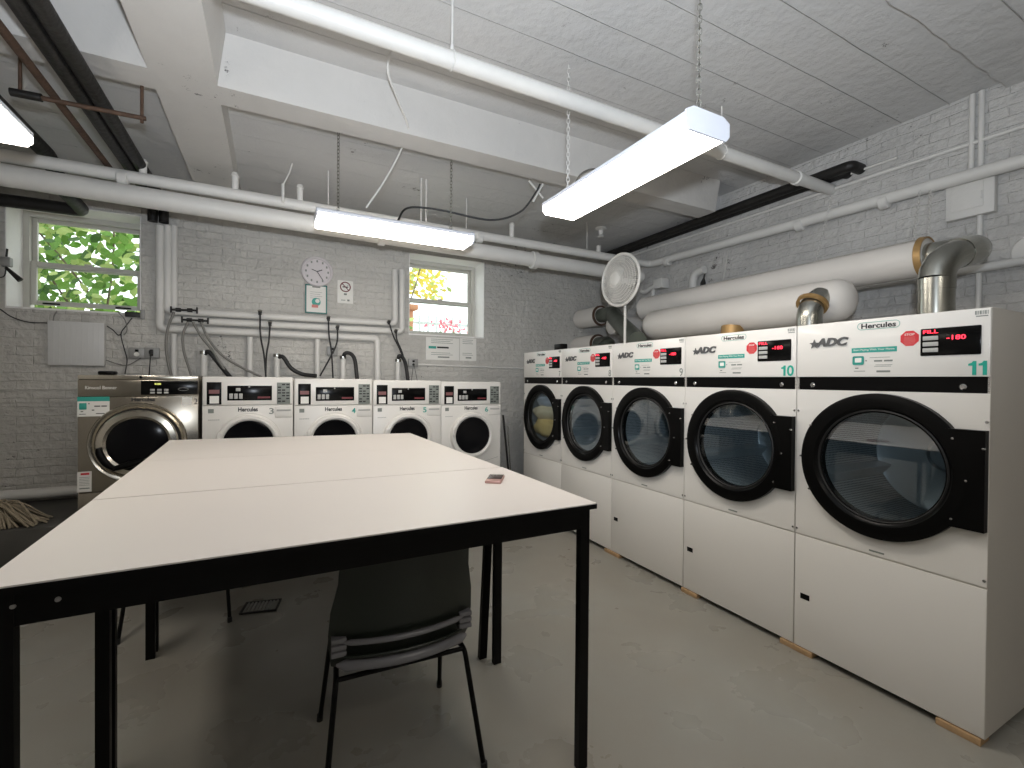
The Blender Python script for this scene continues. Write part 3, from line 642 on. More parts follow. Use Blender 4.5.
B().tube([(cx-.15, -.07, cz-.19), (cx-.05, -.085, cz-.16), (cx+.1, -.085, cz-.13)], [.02, .026, .02], 10).build('door_latch_arm', 'black', d)
s = B().box(.0, .19, -.008, -.004, zt(1.222), zt(1.338)).build('payment_sticker', 'paper', t)
B().box(.0, .19, -.0082, -.0042, zt(1.338), zt(1.372)).build('sticker_banner', 'teal', t)
B().box(.012, .055, -.0095, -.0075, zt(1.275), zt(1.325), .004).build('sticker_icon', 'teal', t)
b = B()
for z, xa, xb, h in ((1.300, .10, .135, .008), (1.300, .142, .175, .008), (1.320, .065, .072, .008), (1.27, .085, .10, .008), (1.243, .11, .16, .006), (1.26, .02, .035, .006), (1.240, .01, .05, .004)): b.box(xa, xb, -.0095, -.0075, zt(z-h/2), zt(z+h/2))
b.build('sticker_print', 'ink', t)
s = B().box(.0, .083, -.008, -.004, zt(.645), zt(.80)).build('warning_sticker', 'paper', t)
B().box(.02, .07, -.0095, -.0075, zt(.775), zt(.79)).build('warning_heading', 'red', t)
b = B()
for k in range(6): b.box(.012, .072, -.0095, -.0075, zt(.755-k*.012), zt(.7575-k*.012))
b.box(.012, .072, -.0095, -.0075, zt(.668), zt(.676)).build('warning_print', 'greyn', t)
text('maker_lettering', 'Hercules', .325, .475, zt(1.334), zt(1.365), -.0065, 'ink', t, .03)
B().box(.655, .722, -.007, -.004, zt(1.298), zt(1.362)).build('square_label', 'paper', t)
text('number', '2', .735, .762, zt(1.305), zt(1.352), -.0055, 'ink', t)
p = at(107, 371, 'Y', 5.0)
tag(B().box(p.x-.05, p.x+.06, 4.95, 5.05, 1.54, 1.575, .012).build('black_case', 'black'), 'small black case lying on top of the steel washer', 'case')

# ------------------------------------------------------------------ tables
def table(label, fr, fl_, bl, br_, zl, zr, lean=0):
    """corners of the top: front right, front left, back left, back right (x, y)"""
    cx = (fr[0]+fl_[0]+bl[0]+br_[0])/4; cy = (fr[1]+fl_[1]+bl[1]+br_[1])/4
    t = thing('work_table', label, 'table', (cx, cy, 0), 0, 'white folding tables pushed together')
    L = lambda p, z: (p[0]-cx, p[1]-cy, z)
    zz = lambda p: zl if p in (fl_, bl) else zr
    gap = .0008
    P = (fl_, fr, br_, bl)
    def shrink(p, d):
        sx = -1 if p[0] > cx else 1; sy = -1 if p[1] > cy else 1; return (p[0]+sx*d, p[1]+sy*d)
    B().hexa([L(shrink(p, gap), zz(p)-.004) for p in P]+[L(shrink(p, gap), zz(p)) for p in P]).build('tabletop', 'lam', t, smooth=False)
    B().hexa([L(p, zz(p)-.022) for p in P]+[L(p, zz(p)-.004) for p in P]).build('table_edge', 'blackm', t, smooth=False)
    b = B(); Q = [shrink(p, .022) for p in P]
    for i in range(4):
        a, c = Q[i], Q[(i+1) % 4]; za, zc = zz(P[i]), zz(P[(i+1) % 4])
        dx, dy = c[0]-a[0], c[1]-a[1]; l = math.hypot(dx, dy); nx, ny = -dy/l*.022, dx/l*.022
        R = [(a[0], a[1]), (c[0], c[1]), (c[0]+nx, c[1]+ny), (a[0]+nx, a[1]+ny)]
        b.hexa([L(q, z-.100) for q, z in zip(R, (za, zc, zc, za))]+[L(q, z-.022) for q, z in zip(R, (za, zc, zc, za))])
    b.build('apron', 'blackm', t, smooth=False)
    for p in P:
        q = shrink(p, .02); sx = -1 if p[0] > cx else 1; sy = -1 if p[1] > cy else 1; w_ = .042
        x0, x1 = sorted((q[0]-cx, q[0]-cx+sx*w_)); y0, y1 = sorted((q[1]-cy, q[1]-cy+sy*.03))
        k_ = sx*lean*(1 if sx < 0 else 0); zt_ = zz(p)-.022
        lg = B().hexa([(x0+k_, y0, 0), (x1+k_, y0, 0), (x1+k_, y1, 0), (x0+k_, y1, 0), (x0, y0, zt_), (x1, y0, zt_), (x1, y1, zt_), (x0, y1, zt_)]).build('leg', 'blackm', t, smooth=False)
        xm, ym = (x0+x1)/2, (y0+y1)/2
        if p in (bl, br_): B().tube([(xm+sx*.02, ym, zz(p)-.17), (xm+sx*.08, ym, zz(p)-.09)], .007, 8).build('leg_brace', 'blackm', lg)
    for x in (.06, .135):
        X = fl_[0]+x-cx; Y = fl_[1]-cy+.02+(fr[1]-fl_[1])*.05
        B().lathe([(0, -.004), (.005, -.003), (.006, .002)], (X, Y, zl-.055), (0, 1, 0), 10).build('apron_bolt', 'galv', t)
    return t
table('white table with black frame nearest the viewer, small phone lying on it', (1.132, 1.455), (-.572, 1.402), (-.592, 2.243), (1.124, 2.284), 1.07, 1.05)
table('white table in the middle of the three, behind the seam', (1.118, 2.290), (-.594, 2.249), (-.622, 3.160), (1.104, 3.150), 1.07, 1.05, .045)
table('white table farthest from the viewer, its far edge against the washers', (1.104, 3.151), (-.622, 3.161), (-.661, 4.14), (1.088, 4.065), 1.07, 1.05)
# phone
pc = at(495, 479.5, 'Z', 1.057)
ph = thing('mobile_phone', 'rose coloured phone lying on the front table near its right edge', 'phone', (pc.x, pc.y, 1.0520), math.radians(-33))
B().box(-.038, .038, -.072, .072, 0, .014, .005, 3).build('case', 'phone', ph)
B().box(-.034, .034, -.030, .068, .0142, .0155, .001).build('dark_panel', 'phoneg', ph)

# ------------------------------------------------------------------ chairs
def make_chair(label, loc, rz):
    t = thing('stacking_chair', label, 'chair', loc, rz, 'dark plastic stacking chairs')
    # shell: profile from back top down and forward; back faces -Y (outer side)
    prof = [(-.085, .93), (-.08, .90), (-.06, .80), (-.03, .69), (-.012, .60), (0, .54), (.008, .50), (.03, .465), (.075, .448), (.16, .443), (.28, .450), (.38, .462), (.43, .455), (.455, .43)]
    n = 15; b = B(); rings = []
    for i, (y, z) in enumerate(prof):
        v = i/(len(prof)-1); up_ = max(0, min(1, (z-.46)/.38)) if i < 8 else 0
        hw = .258+.016*math.sin(PI*min(1, up_*1.15))-.02*up_**3 if i < 8 else .235-.0*v
        row = []
        for k in range(n):
            u = -1+2*k/(n-1)
            if i < 9: yy = y+.062*u*u; zz_ = z-(.05*abs(u)**4 if i == 0 else 0)
            else: yy = y; zz_ = z+.012*u*u
            row.append((u*hw, yy, zz_))
        rings.append(row)
    th = .006
    A = [[b.bm.verts.new(p) for p in r_] for r_ in rings]
    Bv = []
    for i, r_ in enumerate(rings):
        j0, j1 = max(0, i-1), min(len(rings)-1, i+1); ty, tz_ = prof[j1][0]-prof[j0][0], prof[j1][1]-prof[j0][1]; l = math.hypot(ty, tz_); ny, nz = -tz_/l, ty/l
        Bv.append([b.bm.verts.new((p[0], p[1]+ny*th, p[2]+nz*th)) for p in r_])
    R, K = len(rings), n
    for i in range(R-1):
        for k in range(K-1):
            b.bm.faces.new((A[i][k], A[i][k+1], A[i+1][k+1], A[i+1][k])); b.bm.faces.new((Bv[i][k], Bv[i+1][k], Bv[i+1][k+1], Bv[i][k+1]))
        for k in (0, K-1): b.bm.faces.new((A[i][k], A[i+1][k], Bv[i+1][k], Bv[i][k]))
    for i in (0, R-1):
        for k in range(K-1): b.bm.faces.new((A[i][k], A[i][k+1], Bv[i][k+1], Bv[i][k]))
    sh = b.build('shell', 'chair', t)
    # moulded ribs across the outer side of the back
    def rib(z, dy, r_, w0):
        return [(u*w0, dy+.062*(u*w0/.262)**2, z) for u in [-1+k/8 for k in range(17)]]
    B().tube(rib(.585, -.030, .011, .225), [.004]+[.011]*15+[.004], 10).build('upper_rib', 'chairlight', sh)
    B().tube(rib(.535, -.032, .007, .22), [.004]+[.007]*15+[.004], 10).build('lower_rib', 'chair', sh)
    b = B()
    for k in range(17): pass
    rr_ = rib(.500, -.022, .02, .245); b.tube(rr_, [.006]+[.020]*15+[.006], 10); b.build('rolled_edge', 'chairlight', sh)
    for s in (-1, 1):
        b = B()
        for k in range(3): b.box(s*.238-.026, s*.238+.026, .012, .05, .535+k*.024, .553+k*.024, .004)
        b.build('side_clip', 'chairlight', sh)
    # frame
    for s in (-1, 1):
        B().tube(bendpath([(s*.295, -.055, 0), (s*.245, .045, .435), (s*.235, .16, .435)], .03), .0105, 10).build('leg', 'blackm', t)
        B().tube(bendpath([(s*.275, .495, 0), (s*.240, .36, .435), (s*.235, .16, .435)], .03), .0105, 10).build('leg', 'blackm', t)
    B().tube([(-.24, .055, .432), (.24, .055, .432)], .0095, 10).tube([(-.238, .33, .432), (.238, .33, .432)], .0095, 10).build('cross_bar', 'blackm', t)
    for x, y in ((-.295, -.055), (.295, -.055), (-.275, .495), (.275, .495)): B().tube([(x, y, 0), (x*.995, y*.99, .03)], .0135, 10).build('foot_cap', 'blackr', t)
    return t
ch = make_chair('dark green plastic chair tucked under the front table, back to the viewer', (.452, 1.715, 0), math.radians(-2))
c2 = dup(ch, (-.505, 3.865, 0), math.radians(180), 'dark chair beyond the tables, only a slanted leg seen below')

# ------------------------------------------------------------------ ducts
def ductline(label, pts, r, name='insulated_duct', m='insul', wraps=True):
    o = tag(B().tube(pts, r, 32).build(name, m), label, 'duct'); return o
def cap_end(r): return [(r*math.cos(a), r*.75*math.sin(a)) for a in [k*PI/2/6 for k in range(7)]]
# upper duct
d1 = tag(B().lathe([(0, 0), (.125, 0), (.125, 0.0), (.128, 2.6)], (3.82, 1.46, 2.36), (0, 1, 0), 40).build('insulated_duct', 'insul'), 'long white insulated duct, the upper one behind the dryers', 'duct', 'insulated dryer ducts')
B().lathe([(.118, -.004), (.13, -.006), (.135, .03), (.127, .035)], (3.82, 1.46, 2.36), (0, 1, 0), 40).build('end_ring', 'tan', d1)
d2 = tag(B().lathe([(0, -.08), (.07, -.07), (.12, -.04), (.145, .01), (.15, .06), (.15, 1.76), (.13, 1.82), (.07, 1.86), (0, 1.87)], (3.52, 1.82, 2.105), (0, 1, 0), 40).build('insulated_duct', 'insul'), 'long white insulated duct with rounded end, the lower one nearer the dryers', 'duct', 'insulated dryer ducts')
# steel elbow of dryer 11
st = thing('steel_duct_elbow', 'shiny steel duct rising from dryer 11 into the upper duct', 'duct', (0, 0, 0))
B().tube([(3.36, 1.245, 1.85), (3.36, 1.245, 2.06)], .083, 32).build('riser', 'steel', st)
B().tube([(3.36, 1.245, 2.06), (3.36, 1.245, 2.125)], .086, 32).build('collar', 'steel', st)
B().tube(arc((3.36, 1.245, 2.12), (3.36, 1.245, 2.23), (3.52, 1.21, 2.28), 4), .083, 32).build('lower_elbow', 'steel', st)
B().tube(arc((3.52, 1.21, 2.28), (3.84, 1.13, 2.36), (3.82, 1.46, 2.36), 7), .086, 32).build('upper_elbow', 'steel', st)
# stub of dryer 10
s10 = thing('steel_duct_stub', 'short steel stub with tan rim going up from dryer 10', 'duct', (3.28, 1.90, 1.85))
B().tube(bendpath([(0, 0, 0), (0, 0, .20), (.13, 0, .27)], .09), .078, 28).build('riser', 'steel', s10)
B().lathe([(.080, -.012), (.098, -.012), (.100, .012), (.080, .012)], (.03, 0, .215), (.62, 0, .78), 32).build('rim', 'tan', s10)
s9 = tag(B().tube([(3.42, 2.62, 1.85), (3.44, 2.62, 1.99)], .088, 28).build('steel_duct_stub', 'tan'), 'tan rimmed duct stub just showing above dryer 9', 'duct')
# far stubs
for nm, z, yy, tgt, l in (('a', 2.40, 5.0, (3.27, 3.58, 1.93), 'dull steel duct slanting down from the upper far insulated stub'), ('b', 2.02, 5.05, (3.62, 4.72, 1.90), 'dull steel duct elbow at the lower far insulated stub')):
    s = tag(B().lathe([(0, 0), (.12, 0), (.132, .02), (.132, .45), (0, .45)], (3.92, yy, z), (0, 1, 0), 32).build('insulated_duct_stub', 'insul'), 'short white insulated stub at the far wall, %s one' % ('upper' if nm == 'a' else 'lower'), 'duct')
    B().lathe([(.11, -.012), (.136, -.01), (.136, .012), (.12, .014)], (3.92, yy, z), (0, 1, 0), 32).build('rim', 'rust', s)
    pth = [(3.92, yy, z), (3.92, yy-.12, z)]
    pth += arc((3.92, yy-.12, z), (3.90, yy-.35, z), (3.80 if nm == 'a' else 3.7, yy-.42 if nm == 'a' else yy-.3, z-.08 if nm == 'a' else z-.12), 5)[1:]+[tgt]
    tag(B().tube(pth, .095, 24).build('steel_duct', 'steeld'), l, 'duct')
tag(B().box(2.70, 2.78, 4.10, 4.24, 1.85, 1.915, .006).build('control_box', 'blackm'), 'small black box on top of the farthest dryer', 'box')
bl_ = at(613, 325, 'Y', 4.62)
tag(B().lathe([(0, -.06), (.07, -.05), (.115, -.02), (.125, .03), (.125, XR-bl_.x), (0, XR-bl_.x)], bl_, (1, 0, 0), 32).build('insulated_duct', 'insul'), 'short white insulated duct with a rounded end between the two far stubs, below the fan', 'duct')
# wires and chains over the ducts
for k, (pa, pb, x) in enumerate((((832, 196), (806, 300), 4.0), ((920, 188), (914, 240), 4.1), ((931, 190), (928, 238), 4.1), ((728, 252), (712, 325), 3.95))):
    a = at(*pa, 'X', 4.33); b_ = at(*pb, 'X', x if k != 3 else 3.6)
    o = chain(B(), a, b_, .03, .0022, .008) if k < 3 else B().tube(spline([a, (a+b_)/2+Vector((.02, 0, 0)), b_], 6), .006, 8)
    tag(o.build('hanging_chain' if k < 3 else 'duct_strap', 'pipew'), ('white chain hanging from the right pipe down to the lower duct end', 'left of two white chains holding the upper duct near its steel end', 'right of two white chains holding the upper duct near its steel end', 'white strap looped over the long ducts above dryer 10')[k], 'chain' if k < 3 else 'strap')
# valve cluster and elbow on right wall
v0 = at(662, 284, 'X', 4.38); v = thing('shutoff_valve', 'white painted valve with bent pipes on the right wall, left of the pipe elbow', 'valve', v0)
B().box(-.08, .05, -.075, .075, -.06, .06, .01).build('valve_body', 'pipew', v)
B().tube(bendpath([(0, .0, 0), (0, .18, -.01), (0, .3, -.06), (0, .36, -.03)], .04), .032, 12).tube(bendpath([(-.02, .07, -.03), (-.02, .13, -.05), (-.02, .13, -.2), (-.02, -.05, -.17)], .04), .028, 12).build('pipe_arm', 'pipew', v)
e0 = at(693, 291, 'X', 4.38)
tag(B().tube(bendpath([(4.38, e0.y, e0.z-.2), (4.38, e0.y, e0.z+.2), (4.38, e0.y-.16, e0.z+.22)], .1), .047, 16).build('elbow_pipe', 'pipew'), 'white pipe elbow rising from behind the upper duct', 'pipe')
e1 = at(703, 287, 'X', 4.40)
tag(B().tube([e1+Vector((0, 0, -.08)), e1+Vector((0, 0, .05)), e1+Vector((0, -.01, .10)), e1+Vector((0, -.03, .17))], [.035, .03, .01, .008], 12).build('pipe_stub', 'iron'), 'dark stub and rod beside the white pipe elbow', 'pipe')
# round panel at far right of the wall
rp = at(1022, 252, 'X', 4.43)
tag(B().lathe([(0, 0), (.10, 0), (.11, .01), (.11, .02)], (4.43, rp.y-.05, rp.z-.0), (1, 0, 0), 36).build('round_wall_cover', 'pipew'), 'round white cover on the right wall, cut by the image edge', 'wall cover')

# ------------------------------------------------------------------ fan on dryer 8
fc = at(621, 280, 'X', 3.05)
f = thing('pedestal_fan', 'round white fan on a thin pole, standing on top of dryer 8', 'fan', (fc.x, fc.y, 1.85), math.radians(-86))
hz = fc.z-1.85
B().tube([(0, .06, 0), (0, .06, hz+.02)], .013, 12).build('pole', 'fanw', f)
B().lathe([(0, 0), (.12, 0), (.12, .012), (.03, .03), (0, .03)], (0, .06, 0), (0, 0, 1), 32).build('base', 'fanw', f)
B().lathe([(0, .16), (.04, .155), (.065, .12), (.065, .04), (0, .03)], (0, 0, hz), (0, 1, 0), 24).build('motor', 'fanw', f)
RF = .25
g = B().tube([(RF*math.cos(a), -.01, hz+RF*math.sin(a)) for a in [k*PI/32 for k in range(64)]], .015, 10, closed=True).build('grille_rim', 'fanw', f)
b = B()
for k in range(1, 9):
    r_ = .055+k*.0235; y_ = -.075*(1-(r_/RF)**2)-.012
    b.tube([(r_*math.cos(a), y_, hz+r_*math.sin(a)) for a in [j*PI/20 for j in range(40)]], .0028, 5, closed=True)
for k in range(72):
    a = 2*PI*k/72; b.tube([(r_*math.cos(a), -.075*(1-(r_/RF)**2)-.012, hz+r_*math.sin(a)) for r_ in (.05, .12, .19, RF)], .0022, 4)
b.build('grille_wires', 'fanw', g)
B().lathe([(0, -.098), (.05, -.094), (.066, -.085), (.066, -.078), (0, -.078)], (0, 0, hz), (0, 1, 0), 28).build('grille_badge', 'fanw', g)
b = B()
for k in range(3):
    a0 = k*2*PI/3; P = []
    for i in range(9):
        for r_ in (.05, .13, .215): 
            a = a0+i*.17; P.append((r_*math.cos(a), -.03+.045*(i/8), hz+r_*math.sin(a)))
    V = [b.bm.verts.new(p) for p in P]; V2 = [b.bm.verts.new((p[0], p[1]+.003, p[2])) for p in P]
    for i in range(8):
        for j in range(2):
            q = i*3+j; b.bm.faces.new((V[q], V[q+1], V[q+4], V[q+3])); b.bm.faces.new((V2[q], V2[q+3], V2[q+4], V2[q+1]))
M['blade'] = mat('fan_blade', (.45, .43, .4), .4)
b.build('blades', 'blade', f)
b = B()
for k in range(36):
    a = 2*PI*k/36; b.tube([(r_*math.cos(a), .075*(1-(r_/RF)**2)+.0, hz+r_*math.sin(a)) for r_ in (.06, .16, RF)], .0022, 4)
b.build('rear_grille', 'fanw', f)

# ------------------------------------------------------------------ far wall plumbing
YW = YF-.045
def wpt(px, py, y=YW): return at(px, py, 'Y', y)
def flat(pts, y=YW): return [wpt(*p, y=y) for p in pts]
pl = [('supply_pipe', 'upper horizontal white water pipe on the far wall above the washers', [(168, 262), (168, 310.5), (395, 323.5), (395, 270)], .034),
      ('supply_pipe', 'second horizontal white water pipe on the far wall, just under the upper one', [(174, 262), (174, 319.5), (402, 331.5), (402, 270)], .034),
      ('vent_pipe', 'lowest horizontal white pipe on the far wall, bending down at both ends', [(160, 226), (160, 328.5), (377.5, 338.5), (377.5, 420)], .036)]
for nm, l, p, r_ in pl:
    P = flat(p, YW)
    if l.startswith('second'): P = flat([(174, 320), (402, 331.5), (402, 270)], YW); P[0] = wpt(170, 319.5)
    if l.startswith('upper'): P = flat([(167.5, 226), (167.5, 311), (395, 323.5), (395, 270)], YW)
    pipe_thing(nm, l, 'pipe', bendpath(P, .05), r_)
pipe_thing('supply_pipe', 'rightmost of three vertical white pipes beside the left window', 'pipe', flat([(174, 226), (174, 308)], YW), .028)
for px, l in ((174, 'drop pipe behind the grey hoses'), (250, 'drop pipe left of the first pair of black hoses'), (317.5, 'drop pipe left of the second pair of black hoses')):
    a = wpt(px, 331+(px-174)*.04); a.z -= .03
    pipe_thing('drop_pipe', 'white vertical '+l, 'pipe', [a, (a.x, a.y, 1.3)], .026)
# stand pipes with thick black drain hoses
dh = [((204, 352), [(204, 350), (209, 352), (220, 365), (231, 378)], 'first standpipe from the left with a black drain hose running down to the right'),
      ((277, 355), [(277, 352), (283, 357), (291, 368), (302, 374), (316, 376)], 'second standpipe with a black drain hose curving to washer 4'),
      ((343, 357), [(342, 358), (345, 353.5), (351, 354), (355, 361), (356.5, 380)], 'third standpipe with an arched black drain hose'),
      ((398, 360), [(397, 362), (399, 356), (403, 358), (406, 366), (407, 382)], 'fourth standpipe with a black drain hose beside the paper notices')]
for (sx, sy), hp, l in dh:
    a = wpt(sx, sy, YW-.03); s = thing('standpipe', 'white '+l, 'drain pipe', (a.x, a.y, 0))
    B().tube([(0, 0, 1.3), (0, 0, a.z)], .028, 16).build('pipe', 'pipew', s)
    B().tube([(0, 0, a.z-.02), (0, 0, a.z+.012)], .036, 16).build('rim', 'steel', s)
    P = [p-Vector((a.x, a.y, 0)) for p in flat(hp, YW-.06)]; P[-1].y += -.05
    P[0] = Vector((0, 0, a.z-.03))
    B().tube(spline(P, 6), .021, 12).build('drain_hose', 'blackr', s)
# thin black fill hoses
fh = [([(260, 312), (260.5, 335), (264, 355), (266, 378)], 'left black fill hose of the pair above washer 3'),
      ([(270, 323), (269, 340), (266.5, 355), (265.5, 378)], 'right black fill hose of the pair above washer 3'),
      ([(328.5, 318), (329, 335), (331.5, 352), (333, 378)], 'left black fill hose of the pair above washer 4'),
      ([(337.5, 327), (337, 342), (331, 356), (320, 376)], 'right black fill hose of the pair above washer 4, crossing over'),
      ([(389, 322), (393, 335), (399, 348), (404, 360), (407, 378)], 'left black fill hose of the pair by the right window'),
      ([(396, 331), (397, 340), (402, 352), (406, 366), (409, 378)], 'right black fill hose of the pair by the right window')]
for P, l in fh:
    Q = flat(P, YW-.07); a = Q[0]; o = thing('fill_hose', l, 'hose', a, 0, 'black fill hoses')
    B().tube([q-a for q in spline(Q, 6)], .0085, 10).build('hose', 'blackr', o)
    B().tube([(0, .07, 0), (0, -.01, 0)], .018, 12).tube([(0, 0, .022), (0, 0, -.03)], .015, 10).build('tap', 'iron', o)
    B().tube([(-.022, -.018, .012), (.022, -.018, .012)], .005, 8).build('tap_handle', 'steel', o)
# grey hoses + manifolds at left
for k, (p, l) in enumerate((([(171, 309.5), (197, 310.5)], 'upper black valve manifold left on the far wall'), ([(182, 319.5), (208, 321)], 'lower black valve manifold left on the far wall'))):
    a, b_ = flat(p, YW-.05); o = thing('valve_manifold', l, 'valve', a)
    B().tube([(0, 0, 0), b_-a], .010, 10).build('bar', 'iron', o)
    d_ = b_-a
    for tt in (0, 1): B().tube([d_*tt+Vector((0, 0, -.03)), d_*tt+Vector((0, 0, .03))], .008, 8).build('end_tee', 'iron', o)
    for tt in (.28, .72): B().tube([d_*(tt-.1), d_*(tt+.1)], .019, 12).build('valve', 'iron', o)
gh = [([(174, 312), (168, 328), (166, 345), (168, 362), (172, 378)], 'leftmost grey hose from the manifolds down to the steel washer'),
      ([(188, 322), (183, 335), (184, 352), (189, 368), (192, 378)], 'second grey hose from the manifolds, ending above the steel washer'),
      ([(193, 322), (201, 336), (212, 350), (222, 366), (230, 378)], 'third grey hose from the manifolds, following the drain hose'),
      ([(201, 322), (208, 338), (222, 355), (243, 368), (262, 377)], 'longest grey hose from the manifolds, sweeping right to washer 3')]
for P, l in gh: tag(B().tube(spline(flat(P, YW-.085), 7), .0115, 10).build('supply_hose', 'hose'), l, 'hose', 'grey supply hoses')
# outlets and plugs
def outlet(px, py, l, plug=True, w_=.055):
    a = wpt(px, py, YF); o = thing('wall_outlet', l, 'outlet', a)
    B().box(-w_, w_, -.045, 0, -.048, .048, .004).build('box', 'galv', o)
    b = B()
    for s in (-.02, .02): b.box(-.014, .014, -.048, -.044, s-.011, s+.011, .003)
    b.build('socket', 'black', o)
    if plug:
        B().box(-.016, .016, -.075, -.046, -.012, .022, .006).build('plug', 'blackr', o)
        B().tube(spline([(0, -.065, 0), (-.005, -.075, -.1), (-.015, -.07, -.25)], 6), .005, 8).build('power_cord', 'blackr', o)
    return o
o = outlet(138, 353, 'grey outlet box with a white plug, left of its neighbour under the window', False, .062)
B().lathe([(0, -.07), (.018, -.066), (.02, -.045)], (0, 0, -.015), (0, 1, 0), 16).build('plug', 'paper', o)
outlet(152.5, 353, 'grey outlet box with a black plug and cord, right of its neighbour under the window', True, .058)
outlet(332, 351, 'grey outlet behind the crossing black hoses', False)
o = outlet(412.5, 363, 'grey outlet box at the left end of the horizontal conduit', False)
B().tube([(0, -.055, 0), (-.04, -.06, -.3)], .003, 6).build('left_cord', 'blackr', o); B().tube([(0, -.055, 0), (.06, -.06, -.3)], .003, 6).build('right_cord', 'blackr', o)
a, b_ = wpt(418, 364.5, YF-.012), wpt(620, 372, YF-.012)
pipe_thing('surface_conduit', 'white surface conduit running right from the outlet to the dryers', 'conduit', [a, b_], .013)
# white panel
a, b_ = at(50, 321, 'Y', YF), at(106, 366, 'Y', YF)
p = thing('wall_panel', 'plain white sheet-metal access panel below the left window', 'panel', ((a.x+b_.x)/2, YF, (a.z+b_.z)/2)); w_, h_ = (b_.x-a.x)/2, (a.z-b_.z)/2
B().box(-w_, w_, -.05, 0, -h_, h_, .004).build('cover', 'panelw', p)
b = B()
for k in range(9): b.box(-w_*.8+k*w_*.2, -w_*.8+k*w_*.2+.003, -.052, -.049, -h_*.9, h_*.9)
b.build('ribs', 'panelw', p)
# thermostat-like black adapter + cables
a = wpt(134, 315, YF); o = thing('power_adapter', 'black adapter with cables at the lower right corner of the left window', 'adapter', a)
B().box(-.06, .05, -.04, 0, -.022, .024, .005).build('body', 'blackr', o)
B().box(.05, .085, -.03, 0, -.035, .05, .004).build('bracket', 'galv', o)
for P, l in (([(132, 318), (126, 326), (121, 334), (124, 348), (127, 360), (125, 374)], 'black cable dropping from the adapter behind the steel washer'),
             ([(107, 326), (113, 330), (118, 335), (121, 334)], 'short dark cable from the white panel corner to the black cable'),
             ([(0, 309), (12, 317), (28, 322), (47, 323)], 'thin dark cable sagging along the wall left of the white panel'),
             ([(106, 360), (118, 364), (128, 365), (141, 358)], 'thin grey cable from the white panel to the outlets'),
             ([(118, 312), (125, 320), (127, 330), (124, 335)], 'thin looped cable under the window sill'),
             ([(53, 323), (54, 316), (57, 311)], 'short cable rising from the white panel to the sill')):
    tag(B().tube(spline(flat(P, YF-.02), 6), .0045, 8).build('cable', 'blackr' if 'black' in l or 'dark' in l else 'hose'), l, 'cable')
# hanging tool at left of window
a = at(7, 262, 'Y', YF-.03); o = thing('pull_switch', 'small grey switch with a dangling lever left of the left window', 'switch', a)
B().box(-.035, .03, -.03, .03, -.04, .04, .01).build('body', 'galv', o)
B().tube([(0, -.01, .04), (.005, -.01, .11)], .008, 8).build('stem', 'iron', o)
B().tube([(-.0, -.02, -.05), (.09, -.02, -.15)], [.012, .022], 10).build('lever', 'iron', o)
B().tube(spline([(0, -.01, -.03), (-.02, -.01, -.13), (-.12, -.01, -.13)], 5), .005, 6).build('cord', 'blackr', o)
# clock
a = at(317, 272, 'Y', YF); o = thing('wall_clock', 'round white wall clock above the framed poster', 'clock', a)
B().lathe([(0, -.02), (.135, -.02), (.14, -.035), (.155, -.035), (.163, -.02), (.163, 0)], (0, 0, 0), (0, 1, 0), 48).build('case', 'clockf', o)
for k in range(12):
    a_ = k*PI/6; r1 = .112; c_, s_ = math.cos(a_), math.sin(a_)
    B().box(r1*s_-.008, r1*s_+.008, -.023, -.0205, r1*c_-.011, r1*c_+.011).build('hour_mark', 'greyn', o)
B().tube([(0, -.026, 0), (.055, -.026, -.085)], .0035, 6).build('minute_hand', 'ink', o)
B().tube([(0, -.026, 0), (.05, -.026, .022)], .0045, 6).build('hour_hand', 'ink', o)
B().tube([(0, -.028, 0), (-.055, -.028, .02)], .0035, 6).build('second_hand', 'ink', o)
# framed poster
a, b_ = at(305, 284, 'Y', YF), at(327, 314.5, 'Y', YF); cx, cz = (a.x+b_.x)/2, (a.z+b_.z)/2; w_, h_ = (b_.x-a.x)/2, (a.z-b_.z)/2
o = thing('framed_poster', 'small framed poster in a dark teal frame below the clock', 'poster', (cx, YF, cz))
B().box(-w_, w_, -.012, 0, -h_, h_).build('sheet', 'paper', o)
B().box(-w_, -w_+.014, -.02, 0, -h_, h_).box(w_-.014, w_, -.02, 0, -h_, h_).box(-w_, w_, -.02, 0, h_-.014, h_).box(-w_, w_, -.02, 0, -h_, -h_+.014).build('frame', 'frame', o)
b = B()
for k in range(4): b.box(-.06, .06-.02*(k % 2), -.0135, -.0115, .075-k*.022, .078-k*.022)
b.box(-.04, .04, -.0135, -.0115, .125, .142).build('print_lines', 'greyn', o)
B().lathe([(0, -.0135), (.045, -.0135), (.045, -.0115)], (0, 0, -.03), (0, 1, 0), 28).build('print_disc', 'teal', o)
B().lathe([(0, -.0145), (.022, -.0145), (.022, -.013)], (.012, 0, -.018), (0, 1, 0), 18).build('print_highlight', 'paper', o)
B().box(-.045, .02, -.0145, -.0115, -.092, -.06).build('print_red_block', 'pink', o)
